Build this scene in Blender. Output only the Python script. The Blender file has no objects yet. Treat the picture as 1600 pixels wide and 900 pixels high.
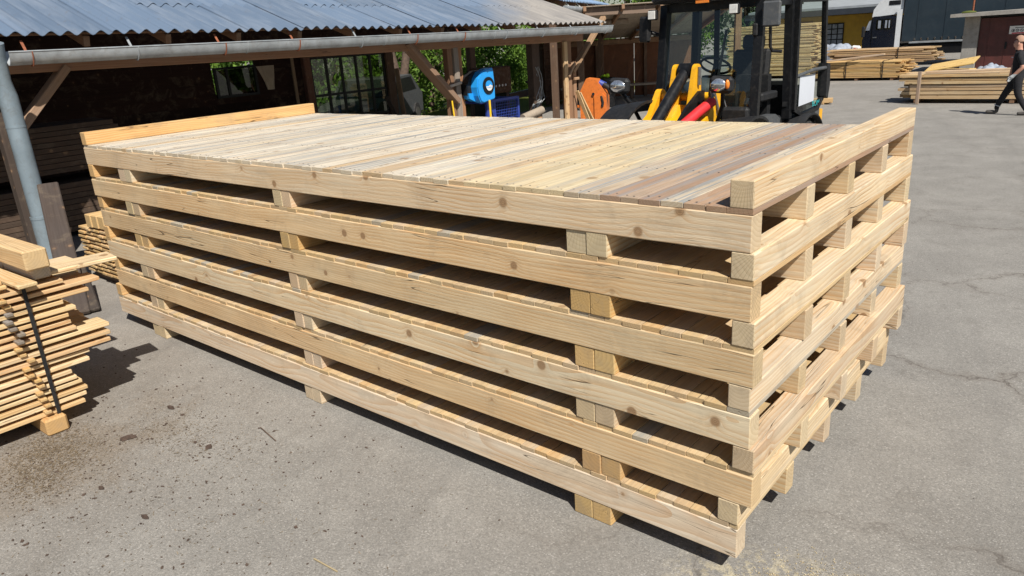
import bpy, bmesh, math, random
from mathutils import Vector, Matrix, Euler

random.seed(7)
SC = bpy.context.scene
COL = SC.collection
R_ = math.radians
PI = math.pi

# ------------------------------------------------------------------ camera
CAM_POS = Vector((0.98290, -2.46884, 2.21690))
YAW, PITCH, ROLL, FPX = -0.713862, 0.327597, -0.066862, 1151.3
fw = Vector((math.sin(YAW)*math.cos(PITCH), math.cos(YAW)*math.cos(PITCH), -math.sin(PITCH)))
rt = Vector((math.cos(YAW), -math.sin(YAW), 0)); up = rt.cross(fw)
r2 = rt*math.cos(ROLL) + up*math.sin(ROLL); u2 = up*math.cos(ROLL) - rt*math.sin(ROLL)
cd = bpy.data.cameras.new('camera'); cam = bpy.data.objects.new('camera', cd); COL.objects.link(cam)
cd.sensor_width = 36.0; cd.lens = FPX/1600*36.0; cd.clip_start = 0.05; cd.clip_end = 2000
cam.matrix_world = Matrix(((r2.x, u2.x, -fw.x, CAM_POS.x), (r2.y, u2.y, -fw.y, CAM_POS.y), (r2.z, u2.z, -fw.z, CAM_POS.z), (0, 0, 0, 1)))
SC.camera = cam

# ------------------------------------------------------------------ light
SUN_FROM = Vector((0.75, -0.42, 1.0)).normalized()
elev = math.asin(SUN_FROM.z)
W = bpy.data.worlds.new('World'); SC.world = W; W.use_nodes = True
wn = W.node_tree.nodes; wl = W.node_tree.links
sky = wn.new('ShaderNodeTexSky'); sky.sky_type = 'NISHITA'; sky.sun_disc = False
sky.sun_elevation = elev; sky.sun_rotation = math.atan2(SUN_FROM.x, SUN_FROM.y)
sky.air_density = 1.0; sky.dust_density = 0.6
bg = wn['Background']; bg.inputs['Strength'].default_value = 0.05
wl.new(sky.outputs['Color'], bg.inputs['Color'])
sd = bpy.data.lights.new('sun', 'SUN'); sd.energy = 5.0; sd.angle = R_(0.53); sd.color = (1.0, 0.95, 0.87)
sun = bpy.data.objects.new('sun', sd); COL.objects.link(sun)
sun.rotation_euler = (-SUN_FROM).to_track_quat('-Z', 'Y').to_euler()
SC.view_settings.view_transform = 'Standard'; SC.view_settings.look = 'None'
SC.view_settings.exposure = 0.36; SC.view_settings.gamma = 1.0; SC.view_settings.use_curve_mapping = False
SC.cycles.use_denoising = True
SC.cycles.max_bounces = 8; SC.cycles.transparent_max_bounces = 12

# ------------------------------------------------------------------ materials
class NT:
    def __init__(s, name):
        s.m = bpy.data.materials.new(name); s.m.use_nodes = True
        s.t = s.m.node_tree; s.n = s.t.nodes; s.p = s.n['Principled BSDF']
    def new(s, t, **kw):
        n = s.n.new(t)
        for k, v in kw.items(): setattr(n, k, v)
        return n
    def link(s, a, b): s.t.links.new(a, b)
    def put(s, sock, v):
        if isinstance(v, bpy.types.NodeSocket): s.link(v, sock)
        elif v is not None:
            if hasattr(sock, 'default_value'):
                try: sock.default_value = v
                except Exception: sock.default_value = tuple(v)+(1,) if len(v) == 3 else v
    def math(s, op, a, b=None, c=None, clamp=False):
        n = s.new('ShaderNodeMath', operation=op); n.use_clamp = clamp
        s.put(n.inputs[0], a); s.put(n.inputs[1], b)
        if c is not None: s.put(n.inputs[2], c)
        return n.outputs[0]
    def vmath(s, op, a, b=None):
        n = s.new('ShaderNodeVectorMath', operation=op); s.put(n.inputs[0], a)
        if b is not None: s.put(n.inputs[1], b)
        return n.outputs['Value'] if op in ('LENGTH', 'DISTANCE', 'DOT_PRODUCT') else n.outputs[0]
    def comb(s, x, y, z):
        n = s.new('ShaderNodeCombineXYZ'); s.put(n.inputs[0], x); s.put(n.inputs[1], y); s.put(n.inputs[2], z); return n.outputs[0]
    def sep(s, v):
        n = s.new('ShaderNodeSeparateXYZ'); s.put(n.inputs[0], v); return n.outputs
    def noise(s, vec, scale, detail=4, rough=.55, dist=0.0, col=False):
        n = s.new('ShaderNodeTexNoise'); s.put(n.inputs['Vector'], vec)
        n.inputs['Scale'].default_value = scale; n.inputs['Detail'].default_value = detail
        n.inputs['Roughness'].default_value = rough; n.inputs['Distortion'].default_value = dist
        return n.outputs['Color'] if col else n.outputs['Fac']
    def voro(s, vec, scale, feature='F1', rnd=1.0):
        n = s.new('ShaderNodeTexVoronoi', feature=feature); s.put(n.inputs['Vector'], vec)
        n.inputs['Scale'].default_value = scale; n.inputs['Randomness'].default_value = rnd
        return n
    def ramp(s, fac, lo, hi, a=0.0, b=1.0):
        n = s.new('ShaderNodeMapRange'); n.clamp = True
        s.put(n.inputs['Value'], fac); n.inputs['From Min'].default_value = lo; n.inputs['From Max'].default_value = hi
        n.inputs['To Min'].default_value = a; n.inputs['To Max'].default_value = b
        return n.outputs[0]
    def mix(s, fac, a, b, mode='MIX'):
        n = s.new('ShaderNodeMix', data_type='RGBA', blend_type=mode)
        s.put(n.inputs['Factor'], fac)
        for sock, v in ((n.inputs['A'], a), (n.inputs['B'], b)): pass
        ia = [i for i in n.inputs if i.name == 'A' and i.type == 'RGBA'][0]
        ib = [i for i in n.inputs if i.name == 'B' and i.type == 'RGBA'][0]
        for sock, v in ((ia, a), (ib, b)):
            if isinstance(v, bpy.types.NodeSocket): s.link(v, sock)
            else: sock.default_value = tuple(v)[:3]+(1,)
        return [o for o in n.outputs if o.type == 'RGBA'][0]
    def bump(s, h, strength=.3, dist=.01):
        n = s.new('ShaderNodeBump'); s.put(n.inputs['Height'], h)
        n.inputs['Strength'].default_value = strength; n.inputs['Distance'].default_value = dist
        s.link(n.outputs[0], s.p.inputs['Normal'])
    def out(s, color=None, rough=None, metal=None, spec=None):
        if color is not None: s.put(s.p.inputs['Base Color'], color if isinstance(color, bpy.types.NodeSocket) else tuple(color)+(1,))
        if rough is not None: s.put(s.p.inputs['Roughness'], rough)
        if metal is not None: s.put(s.p.inputs['Metallic'], metal)
        if spec is not None: s.put(s.p.inputs['Specular IOR Level'], spec)
        return s.m

def mat_plain(name, col, rough=.5, metal=0.0, var=.12, scale=6.0, spec=.5, bump=0.0, bscale=60.0, dirt=None, dirt_amt=.3):
    t = NT(name); tc = t.new('ShaderNodeTexCoord').outputs['Object']
    n = t.noise(tc, scale, 5, .6)
    k = t.ramp(n, .3, .7, 1-var, 1+var)
    c = t.mix(1.0, col, t.comb(k, k, k), 'MULTIPLY')
    if dirt is not None:
        d = t.ramp(t.noise(tc, scale*2.3, 6, .7, .6), .5, .68)
        c = t.mix(t.math('MULTIPLY', d, dirt_amt), c, dirt)
    if bump: t.bump(t.noise(tc, bscale, 3, .6), bump, .01)
    r = t.ramp(t.noise(tc, scale*3, 3), .3, .7, max(0.03, rough-.08), min(1, rough+.08))
    return t.out(c, r, metal, spec)

def mat_wood(name, knots=1.0, ring=.62, stain=(.31, .32, .325), rough=.72, ring_gap=.011, checks=.6, grey=0.0, smudge=.30, stw=16.0):
    """sawn softwood: object colour is the board's own tint, object alpha the share of blue stain"""
    t = NT(name)
    tc = t.new('ShaderNodeTexCoord').outputs['Object']
    oi = t.new('ShaderNodeObjectInfo'); rnd = oi.outputs['Random']
    x, y, z = t.sep(tc)
    off = t.comb(t.math('MULTIPLY', rnd, 61.0), t.math('MULTIPLY', rnd, -37.0), t.math('MULTIPLY', rnd, 23.0))
    p = t.vmath('ADD', tc, off)
    # long soft wander of the pith so rings run out in arches on the faces
    px, py, pz = t.sep(p)
    wob = t.noise(t.comb(t.math('MULTIPLY', px, .95), t.math('MULTIPLY', py, 3.2), t.math('MULTIPLY', pz, 3.2)), 1.0, 2, .5)
    r1 = t.math('FRACT', t.math('MULTIPLY', rnd, 7.31)); r2_ = t.math('FRACT', t.math('MULTIPLY', rnd, 13.7))
    oy = t.math('MULTIPLY_ADD', r1, .20, -.10); oz = t.math('MULTIPLY_ADD', r2_, .14, -.17)
    tilt = t.math('MULTIPLY', x, t.math('MULTIPLY_ADD', r1, .024, -.012))
    dy = t.math('ADD', t.math('ADD', y, oy), tilt); dz = t.math('ADD', z, oz)
    d = t.math('SQRT', t.math('ADD', t.math('MULTIPLY', dy, dy), t.math('MULTIPLY', dz, dz)))
    d = t.math('ADD', d, t.math('MULTIPLY', wob, .13))
    # knots
    v = t.voro(p, 5.6); kd = t.math('DIVIDE', v.outputs['Distance'], t.math('MULTIPLY_ADD', t.sep(v.outputs['Color'])[1], .9, .45))
    kn = t.ramp(kd, .105, .15, 1.0, 0.0); halo = t.ramp(kd, .08, .34, 1.0, 0.0)
    keep = t.math('GREATER_THAN', t.sep(v.outputs['Color'])[0], .42)
    kn = t.math('MULTIPLY', t.math('MULTIPLY', kn, keep), knots); halo = t.math('MULTIPLY', halo, keep)
    d = t.math('ADD', d, t.math('MULTIPLY', t.math('MULTIPLY', halo, halo), .022))
    s = t.math('FRACT', t.math('DIVIDE', d, ring_gap))
    late = t.math('POWER', s, 1.7)
    late = t.math('MULTIPLY', late, t.ramp(t.noise(p, 2.2, 2), .3, .7, .35, 1.0))
    # colour
    base = oi.outputs['Color']
    streak = t.noise(t.comb(t.math('MULTIPLY', px, 1.3), t.math('MULTIPLY', py, 42.0), t.math('MULTIPLY', pz, 42.0)), 1.0, 5, .65)
    k = t.ramp(streak, .25, .75, .70, 1.18)
    c = t.mix(1.0, base, t.comb(k, k, k), 'MULTIPLY')
    big = t.noise(t.comb(t.math('MULTIPLY', px, 1.7), t.math('MULTIPLY', py, 8.0), t.math('MULTIPLY', pz, 8.0)), 1.0, 3, .5)
    c = t.mix(t.ramp(big, .35, .75, 0, .35), c, t.mix(1.0, base, (1.0, .80, .56), 'MULTIPLY'))
    c = t.mix(t.math('MULTIPLY', late, ring), c, t.mix(1.0, base, (.76, .52, .32), 'MULTIPLY'))
    st = t.noise(t.comb(t.math('MULTIPLY', px, .8), t.math('MULTIPLY', py, stw), t.math('MULTIPLY', pz, stw)), 1.0, 4, .6, .4)
    st = t.math('MULTIPLY', t.ramp(st, .46, .58), oi.outputs['Alpha'])
    c = t.mix(st, c, stain)
    sb = t.noise(t.comb(t.math('MULTIPLY', px, .6), t.math('MULTIPLY', py, stw*1.6), t.math('MULTIPLY', pz, stw*1.6)), 1.0, 3, .6, .3)
    c = t.mix(t.math('MULTIPLY', t.ramp(sb, .58, .66), t.math('MULTIPLY', oi.outputs['Alpha'], .6)), c, (.36, .22, .12))
    # ends of boards drink more dirt: a fine speckle
    c = t.mix(t.math('MULTIPLY', halo, .16*knots), c, (.30, .15, .06))
    kring = t.math('FRACT', t.math('MULTIPLY', kd, 38.0))
    c = t.mix(t.math('MULTIPLY', kn, .9), c, t.mix(kring, (.20, .115, .055), (.36, .22, .115)))
    ck = t.noise(t.comb(t.math('MULTIPLY', px, .6), t.math('MULTIPLY', py, 17.0), t.math('MULTIPLY', pz, 17.0)), 1.0, 2, .35, .2)
    ck = t.math('MULTIPLY', t.ramp(t.math('ABSOLUTE', t.math('SUBTRACT', ck, .5)), .0, .0055, 1, 0), t.ramp(t.noise(p, 1.1, 2), .48, .54))
    ck = t.math('MULTIPLY', ck, checks)
    c = t.mix(ck, c, (.07, .045, .025))
    nx = t.math('ABSOLUTE', t.sep(t.new('ShaderNodeTexCoord').outputs['Normal'])[0])
    end = t.math('GREATER_THAN', nx, .6)
    eg = t.mix(t.math('MULTIPLY', t.math('POWER', s, 1.6), .30), t.mix(1.0, base, (.84, .80, .74), 'MULTIPLY'), t.mix(1.0, base, (.46, .34, .22), 'MULTIPLY'))
    rad = t.math('SINE', t.math('MULTIPLY', t.math('ARCTAN2', dy, dz), 60.0))
    eg = t.mix(t.math('MULTIPLY', t.math('GREATER_THAN', t.math('MULTIPLY', rad, wob), .52), .3), eg, (.10, .06, .03))
    eg = t.mix(t.ramp(t.noise(p, 11, 4, .7), .45, .7, 0, .35), eg, (.30, .24, .17))
    c = t.mix(end, c, eg)
    if grey: c = t.mix(grey, c, t.mix(1.0, (.30, .27, .25), t.comb(k, k, k), 'MULTIPLY'))
    dirt = t.ramp(t.noise(p, 3.6, 6, .72, .6), .52, .70)
    c = t.mix(t.math('MULTIPLY', dirt, smudge), c, (.25, .195, .135))
    fine = t.noise(t.comb(t.math('MULTIPLY', px, 25.0), t.math('MULTIPLY', py, 260.0), t.math('MULTIPLY', pz, 260.0)), 1.0, 1, .6)
    h = t.math('SUBTRACT', t.math('MULTIPLY', fine, .5), t.math('MULTIPLY', ck, 1.6))
    t.bump(h, .5, .004)
    return t.out(c, rough, 0.0, .25)

M = {}
M['wood'] = mat_wood('sawn_pine', ring=.95, ring_gap=.0170, checks=.9)
M['deck'] = mat_wood('deck_pine', knots=.7, ring=.40, checks=.8, ring_gap=.012, stw=26.0, smudge=.35, stain=(.255, .275, .285))
M['old'] = mat_wood('weathered_timber', knots=.6, ring=.4, checks=1.0, grey=.10, rough=.85)
M['galv'] = mat_plain('galvanised_metal', (.36, .385, .40), .5, .35, .2, 5, dirt=(.24, .22, .20), dirt_amt=.45)
M['pipe'] = mat_plain('painted_downpipe', (.20, .25, .285), .5, .2, .15, 4, dirt=(.14, .15, .15), dirt_amt=.5)
M['rust'] = mat_plain('rusty_bracket', (.26, .085, .04), .8, .1, .3, 30)
M['black'] = mat_plain('black_paint', (.008, .0085, .010), .4, 0, .2, 8, dirt=(.06, .055, .05), dirt_amt=.25, spec=.3)
M['plastic'] = mat_plain('black_plastic', (.014, .0145, .016), .6, 0, .2, 9, dirt=(.08, .072, .065), dirt_amt=.3, spec=.3)
M['greyplastic'] = mat_plain('grey_plastic', (.065, .07, .076), .5, 0, .15, 9, dirt=(.16, .15, .13), dirt_amt=.4)
M['rubber'] = mat_plain('tyre_rubber', (.018, .018, .019), .8, 0, .2, 10, dirt=(.15, .13, .11), dirt_amt=.5, bump=.2)
M['yellow'] = mat_plain('yellow_paint', (.80, .40, .012), .36, 0, .06, 5, dirt=(.22, .14, .05), dirt_amt=.4)
M['red'] = mat_plain('red_sleeve', (.62, .025, .03), .5, 0, .15, 20)
M['orange'] = mat_plain('orange_paint', (.62, .16, .025), .5, 0, .1, 6, dirt=(.16, .07, .03), dirt_amt=.45)
M['blue'] = mat_plain('blue_plastic', (.02, .30, .74), .34, 0, .06, 6)
M['bluepaint'] = mat_plain('blue_steel', (.025, .055, .30), .5, 0, .15, 8, dirt=(.12, .10, .1), dirt_amt=.4)
M['white'] = mat_plain('white_plastic', (.72, .72, .69), .5, 0, .06, 6, dirt=(.35, .31, .26), dirt_amt=.35)
M['paper'] = mat_plain('paper_sheet', (.52, .55, .60), .8, 0, .04, 3)
M['hose'] = mat_plain('yellow_hose', (.78, .50, .02), .5, 0, .08, 8)
M['chrome'] = mat_plain('bright_metal', (.62, .63, .64), .2, 1.0, .1, 8)
M['steel'] = mat_plain('worn_steel', (.25, .24, .23), .45, .8, .2, 9, dirt=(.15, .10, .07), dirt_amt=.4)
M['amber'] = mat_plain('amber_lens', (.75, .22, .03), .25, 0, .1, 20)
M['darkboard'] = mat_wood('dark_stained_board', knots=.3, ring=.3, checks=.6, rough=.85)
M['concrete'] = mat_plain('concrete_wall', (.30, .285, .26), .9, 0, .2, 3, bump=.2, dirt=(.16, .15, .13), dirt_amt=.6)
M['doorbrown'] = mat_plain('brown_steel_door', (.085, .022, .018), .55, 0, .25, 2.5, dirt=(.05, .02, .015), dirt_amt=.5)
M['tarp'] = mat_plain('slate_tarpaulin', (.018, .031, .043), .45, 0, .12, .8, dirt=(.045, .06, .07), dirt_amt=.3)
M['truckblue'] = mat_plain('dark_blue_paint', (.005, .007, .014), .25, 0, .1, 4)
M['truckwhite'] = mat_plain('white_lorry_paint', (.66, .68, .70), .35, 0, .05, 3, dirt=(.4, .39, .37), dirt_amt=.3)
M['plaster'] = mat_plain('yellow_plaster', (.55, .34, .05), .85, 0, .12, 2, dirt=(.35, .22, .06), dirt_amt=.4)
M['roofgrey'] = mat_plain('grey_roof_sheet', (.30, .32, .34), .6, 0, .15, 2)
M['fascia'] = mat_plain('dark_fascia', (.03, .035, .045), .5, 0, .15, 4)
M['film'] = mat_plain('pale_plastic_film', (.27, .30, .35), .45, 0, .45, 5)
M['skin'] = mat_plain('skin', (.52, .27, .19), .55, 0, .08, 12)
M['cloth'] = mat_plain('black_cloth', (.011, .011, .014), .9, 0, .25, 12, bump=.2, bscale=25)
M['glove'] = mat_plain('grey_work_glove', (.52, .55, .56), .85, 0, .12, 20)
M['boot'] = mat_plain('dusty_boot', (.075, .068, .062), .8, 0, .2, 15)
M['hair'] = mat_plain('short_hair', (.36, .22, .155), .9, 0, .2, 60)
M['ink'] = mat_plain('black_ink', (.02, .02, .02), .7, 0, .05, 5)
M['redink'] = mat_plain('red_ink', (.55, .03, .05), .7, 0, .05, 5)
M['teal'] = mat_plain('teal_letter', (.02, .34, .36), .6, 0, .05, 5)
M['osb'] = mat_plain('brown_panel_board', (.16, .062, .027), .8, 0, .2, 2.2, dirt=(.07, .032, .018), dirt_amt=.5)
M['ceilboard'] = mat_plain('pale_ceiling_board', (.34, .28, .215), .85, 0, .18, 2, dirt=(.25, .19, .14), dirt_amt=.5)
M['hivis'] = mat_plain('hi_vis_cloth', (.45, .70, .02), .8, 0, .1, 12)
M['bark'] = mat_plain('bark', (.10, .068, .05), .95, 0, .35, 14, bump=.6, bscale=40)
M['chip'] = mat_plain('bark_flake', (.075, .05, .038), .95, 0, .4, 30)

def mat_glass(name, tint, refl=.9):
    t = NT(name); n = t.n
    tr = t.new('ShaderNodeBsdfTransparent'); tr.inputs[0].default_value = tuple(tint)+(1,)
    gl = t.new('ShaderNodeBsdfGlossy'); gl.inputs['Roughness'].default_value = .02; gl.inputs[0].default_value = (refl, refl, refl, 1)
    lw = t.new('ShaderNodeLayerWeight'); lw.inputs[0].default_value = .5
    fr = t.math('MULTIPLY_ADD', t.math('POWER', lw.outputs['Facing'], 4.0), .6, .065)
    mx = t.new('ShaderNodeMixShader'); t.link(fr, mx.inputs[0]); t.link(tr.outputs[0], mx.inputs[1]); t.link(gl.outputs[0], mx.inputs[2])
    t.link(mx.outputs[0], n['Material Output'].inputs['Surface']); return t.m
M['glass'] = mat_glass('tinted_cab_glass', (.74, .82, .79))
M['winglass'] = mat_glass('grimy_window_glass', (.55, .60, .50))
M['winglass2'] = mat_glass('dark_grimy_glass', (.16, .18, .14))
M['lamp'] = mat_plain('headlamp_lens', (.75, .77, .80), .08, .85, .35, 26)

def mat_leaf(name, a, b):
    t = NT(name); g = t.new('ShaderNodeNewGeometry').outputs['Random Per Island']
    tc = t.new('ShaderNodeTexCoord').outputs['Object']
    f = t.math('ADD', t.math('MULTIPLY', g, .6), t.math('MULTIPLY', t.noise(tc, .9, 3), .5))
    c = t.mix(t.ramp(f, .25, .85), a, b)
    t.out(c, .6, 0, .3); t.p.inputs['Subsurface Weight'].default_value = 0
    tl = t.new('ShaderNodeBsdfTranslucent'); t.link(c, tl.inputs[0])
    mx = t.new('ShaderNodeMixShader'); mx.inputs[0].default_value = .35
    t.link(t.p.outputs[0], mx.inputs[1]); t.link(tl.outputs[0], mx.inputs[2])
    t.link(mx.outputs[0], t.n['Material Output'].inputs['Surface']); return t.m
M['leaf'] = mat_leaf('leaf_green', (.06, .13, .018), (.20, .33, .05))
M['leaf2'] = mat_leaf('dark_leaf_green', (.025, .06, .014), (.08, .15, .035))
M['grass'] = mat_leaf('grass_green', (.10, .13, .03), (.25, .27, .07))
M['straw'] = mat_leaf('wood_shaving', (.15, .115, .08), (.34, .27, .18))
M['dust'] = mat_leaf('pale_sawdust', (.50, .41, .25), (.68, .58, .38))

def mat_roof():
    t = NT('corrugated_fibre_cement'); tc = t.new('ShaderNodeNewGeometry').outputs['Position']
    oi = t.new('ShaderNodeObjectInfo')
    x, y, z = t.sep(tc)
    k = t.ramp(oi.outputs['Random'], 0, 1, .85, 1.12)
    c = t.mix(1.0, (.11, .155, .225), t.comb(k, k, k), 'MULTIPLY')
    st = t.noise(t.comb(t.math('MULTIPLY', x, .7), t.math('MULTIPLY', y, 7.0), z), 1.0, 5, .65, .3)
    c = t.mix(t.ramp(st, .45, .7, 0, .5), c, (.24, .275, .33))
    edge = t.math('ADD', y, t.math('MULTIPLY', t.math('ADD', x, 8.4), 1.1))
    f = t.math('MULTIPLY', t.ramp(t.math('ADD', edge, t.math('MULTIPLY', t.noise(tc, 1.3, 4), 1.6)), 8.6, 10.4), .85)
    dust = t.mix(t.ramp(t.noise(t.comb(t.math('MULTIPLY', x, 1.0), t.math('MULTIPLY', y, 10.0), z), 1.0, 4), .35, .7), (.22, .20, .18), (.36, .325, .28))
    c = t.mix(f, c, dust)
    c = t.mix(t.ramp(t.noise(tc, 9, 6, .7), .6, .72, 0, .5), c, (.12, .11, .10))
    t.bump(t.noise(tc, 50, 4, .6), .15, .01)
    return t.out(c, .62, 0, .45)
M['roof'] = mat_roof()

def mat_ground():
    t = NT('worn_asphalt'); P = t.new('ShaderNodeNewGeometry').outputs['Position']
    x, y, z = t.sep(P)
    big = t.noise(P, .35, 5, .6, .4); mid = t.noise(P, 1.7, 6, .65, .3)
    c = t.mix(t.ramp(big, .3, .7), (.192, .182, .166), (.252, .240, .220))
    c = t.mix(t.ramp(mid, .42, .70, 0, .55), c, (.312, .298, .272))
    c = t.mix(t.ramp(t.noise(P, 3.3, 6, .75, .6), .54, .72, 0, .45), c, (.140, .128, .112))
    # towards the lumber on the left the surface is browner with trodden bark and dust
    lf = t.math('MULTIPLY', t.ramp(t.math('ADD', x, t.math('MULTIPLY', mid, 2.2)), -4.6, -1.2, 1.0, 0.0), t.ramp(y, -6, 8, 1.0, .2))
    c = t.mix(t.math('MULTIPLY', lf, .7), c, t.mix(t.noise(P, 4.5, 6, .7, .6), (.15, .12, .095), (.38, .345, .30)))
    # brown stain round the foot of the sticker pile
    dx = t.math('ADD', x, 3.75); dy = t.math('ADD', y, 1.35)
    rr = t.math('SQRT', t.math('ADD', t.math('MULTIPLY', dx, dx), t.math('MULTIPLY', t.math('MULTIPLY', dy, dy), .6)))
    sp = t.ramp(t.math('ADD', rr, t.math('MULTIPLY', t.math('SUBTRACT', t.noise(P, 3.0, 5, .7, .8), .5), 1.5)), .30, .72, 1.0, 0.0)
    c = t.mix(t.math('MULTIPLY', sp, .5), c, t.mix(t.noise(P, 40, 3), (.10, .078, .058), (.26, .21, .155)))
    # aggregate speckle
    ag = t.voro(P, 150.0); agc = t.sep(ag.outputs['Color'])[0]
    k = t.ramp(agc, 0, 1, .80, 1.20)
    near = t.noise(P, 420, 2, .6); k2 = t.ramp(near, .3, .7, .90, 1.10)
    c = t.mix(1.0, c, t.comb(k, k, k), 'MULTIPLY'); c = t.mix(1.0, c, t.comb(k2, k2, k2), 'MULTIPLY')
    pale = t.math('MULTIPLY', t.math('GREATER_THAN', t.sep(ag.outputs['Color'])[1], .95), .4)
    c = t.mix(pale, c, (.46, .44, .41))
    dk = t.math('MULTIPLY', t.ramp(t.noise(P, 34, 4, .7), .62, .70), .5)
    c = t.mix(dk, c, (.10, .088, .075))
    # faint tyre tracks and dull patches worn into the yard
    tr = t.noise(t.comb(t.math('MULTIPLY', t.math('ADD', x, t.math('MULTIPLY', y, .25)), 1.5), t.math('MULTIPLY', y, .10), 0.0), 1.0, 4, .6, .5)
    c = t.mix(t.ramp(tr, .52, .66, 0, .24), c, (.15, .145, .136))
    # powdery sawdust caught in the surface near the corner of the stack
    ax = t.math('SUBTRACT', x, .28); ay = t.math('ADD', y, .08)
    ar = t.math('SQRT', t.math('ADD', t.math('MULTIPLY', ax, ax), t.math('MULTIPLY', t.math('MULTIPLY', ay, ay), 2.2)))
    am = t.math('MULTIPLY', t.ramp(ar, .12, .62, 1.0, 0.0), t.ramp(t.noise(P, 16, 5, .75, .4), .49, .58))
    c = t.mix(t.math('MULTIPLY', am, .85), c, (.66, .57, .36))
    # cracks
    wv = t.vmath('ADD', P, t.vmath('SCALE', t.noise(P, 1.6, 5, .65, 0, True)))
    wn_ = wv.node; wn_.inputs[1].links[0].from_node.inputs['Scale'].default_value = .9
    cr = t.voro(wv, .62, 'DISTANCE_TO_EDGE').outputs['Distance']
    cmask = t.math('MULTIPLY', t.ramp(t.noise(P, .55, 3), .40, .52), t.ramp(x, -1.2, .6, .18, .85))
    crk = t.math('MULTIPLY', t.ramp(cr, .0, .0085, 1, 0), cmask)
    soft = t.math('MULTIPLY', t.ramp(cr, .0, .05, .45, 0), cmask)
    c = t.mix(soft, c, (.14, .118, .098)); c = t.mix(t.math('MULTIPLY', crk, .8), c, (.055, .046, .04))
    h = t.math('ADD', t.math('MULTIPLY', ag.outputs['Distance'], -.6), t.math('MULTIPLY', near, .4))
    t.bump(h, .5, .006)
    return t.out(c, .88, 0, .3)
M['ground'] = mat_ground()

# ------------------------------------------------------------------ mesh helpers
def set_props(o, label=None, cat=None, group=None, kind=None):
    if label: o['label'] = label
    if cat: o['category'] = cat
    if group: o['group'] = group
    if kind: o['kind'] = kind
    return o
def empty(name, loc=(0, 0, 0), rz=0.0, label=None, cat=None, group=None):
    o = bpy.data.objects.new(name, None); COL.objects.link(o); o.location = loc; o.rotation_euler = (0, 0, rz)
    o.empty_display_size = .2
    return set_props(o, label, cat, group)
def put(name, me, mat=None, parent=None, loc=(0, 0, 0), rot=(0, 0, 0), color=None):
    o = bpy.data.objects.new(name, me); COL.objects.link(o)
    if mat and not me.materials: me.materials.append(M[mat])
    o.parent = parent; o.location = loc; o.rotation_euler = rot
    if color: o.color = color
    return o

_bc = {}
def cbox(sx, sy, sz, c=.003, mat='wood'):
    """chamfered block, shared between alike pieces"""
    key = (round(sx, 4), round(sy, 4), round(sz, 4), c, mat)
    if key in _bc: return _bc[key]
    s = (sx/2, sy/2, sz/2); idx = {}; V = []
    for a in (-1, 1):
        for b in (-1, 1):
            for d in (-1, 1):
                sg = (a, b, d)
                for ax in range(3):
                    idx[(sg, ax)] = len(V)
                    V.append([sg[i]*(s[i] if i == ax else s[i]-c) for i in range(3)])
    F = []
    def order(ids):
        ctr = sum((Vector(V[i]) for i in ids), Vector())/len(ids)
        nrm = (Vector(V[ids[1]])-Vector(V[ids[0]])).cross(Vector(V[ids[2]])-Vector(V[ids[0]]))
        return ids if nrm.dot(ctr) > 0 else ids[::-1]
    for ax in range(3):
        b, d = [i for i in range(3) if i != ax]
        for sg in (-1, 1):
            ids = []
            for (p, q) in ((-1, -1), (1, -1), (1, 1), (-1, 1)):
                g = [0, 0, 0]; g[ax] = sg; g[b] = p; g[d] = q; ids.append(idx[(tuple(g), ax)])
            F.append(order(ids))
    for ax in range(3):
        b, d = [i for i in range(3) if i != ax]
        for p in (-1, 1):
            for q in (-1, 1):
                g0 = [0, 0, 0]; g0[b] = p; g0[d] = q; g1 = list(g0); g0[ax] = -1; g1[ax] = 1
                F.append(order([idx[(tuple(g0), b)], idx[(tuple(g1), b)], idx[(tuple(g1), d)], idx[(tuple(g0), d)]]))
    for a in (-1, 1):
        for b in (-1, 1):
            for d in (-1, 1): F.append(order([idx[((a, b, d), i)] for i in range(3)]))
    me = bpy.data.meshes.new('block'); me.from_pydata(V, [], F); me.update()
    me.materials.append(M[mat]); _bc[key] = me
    return me

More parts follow.
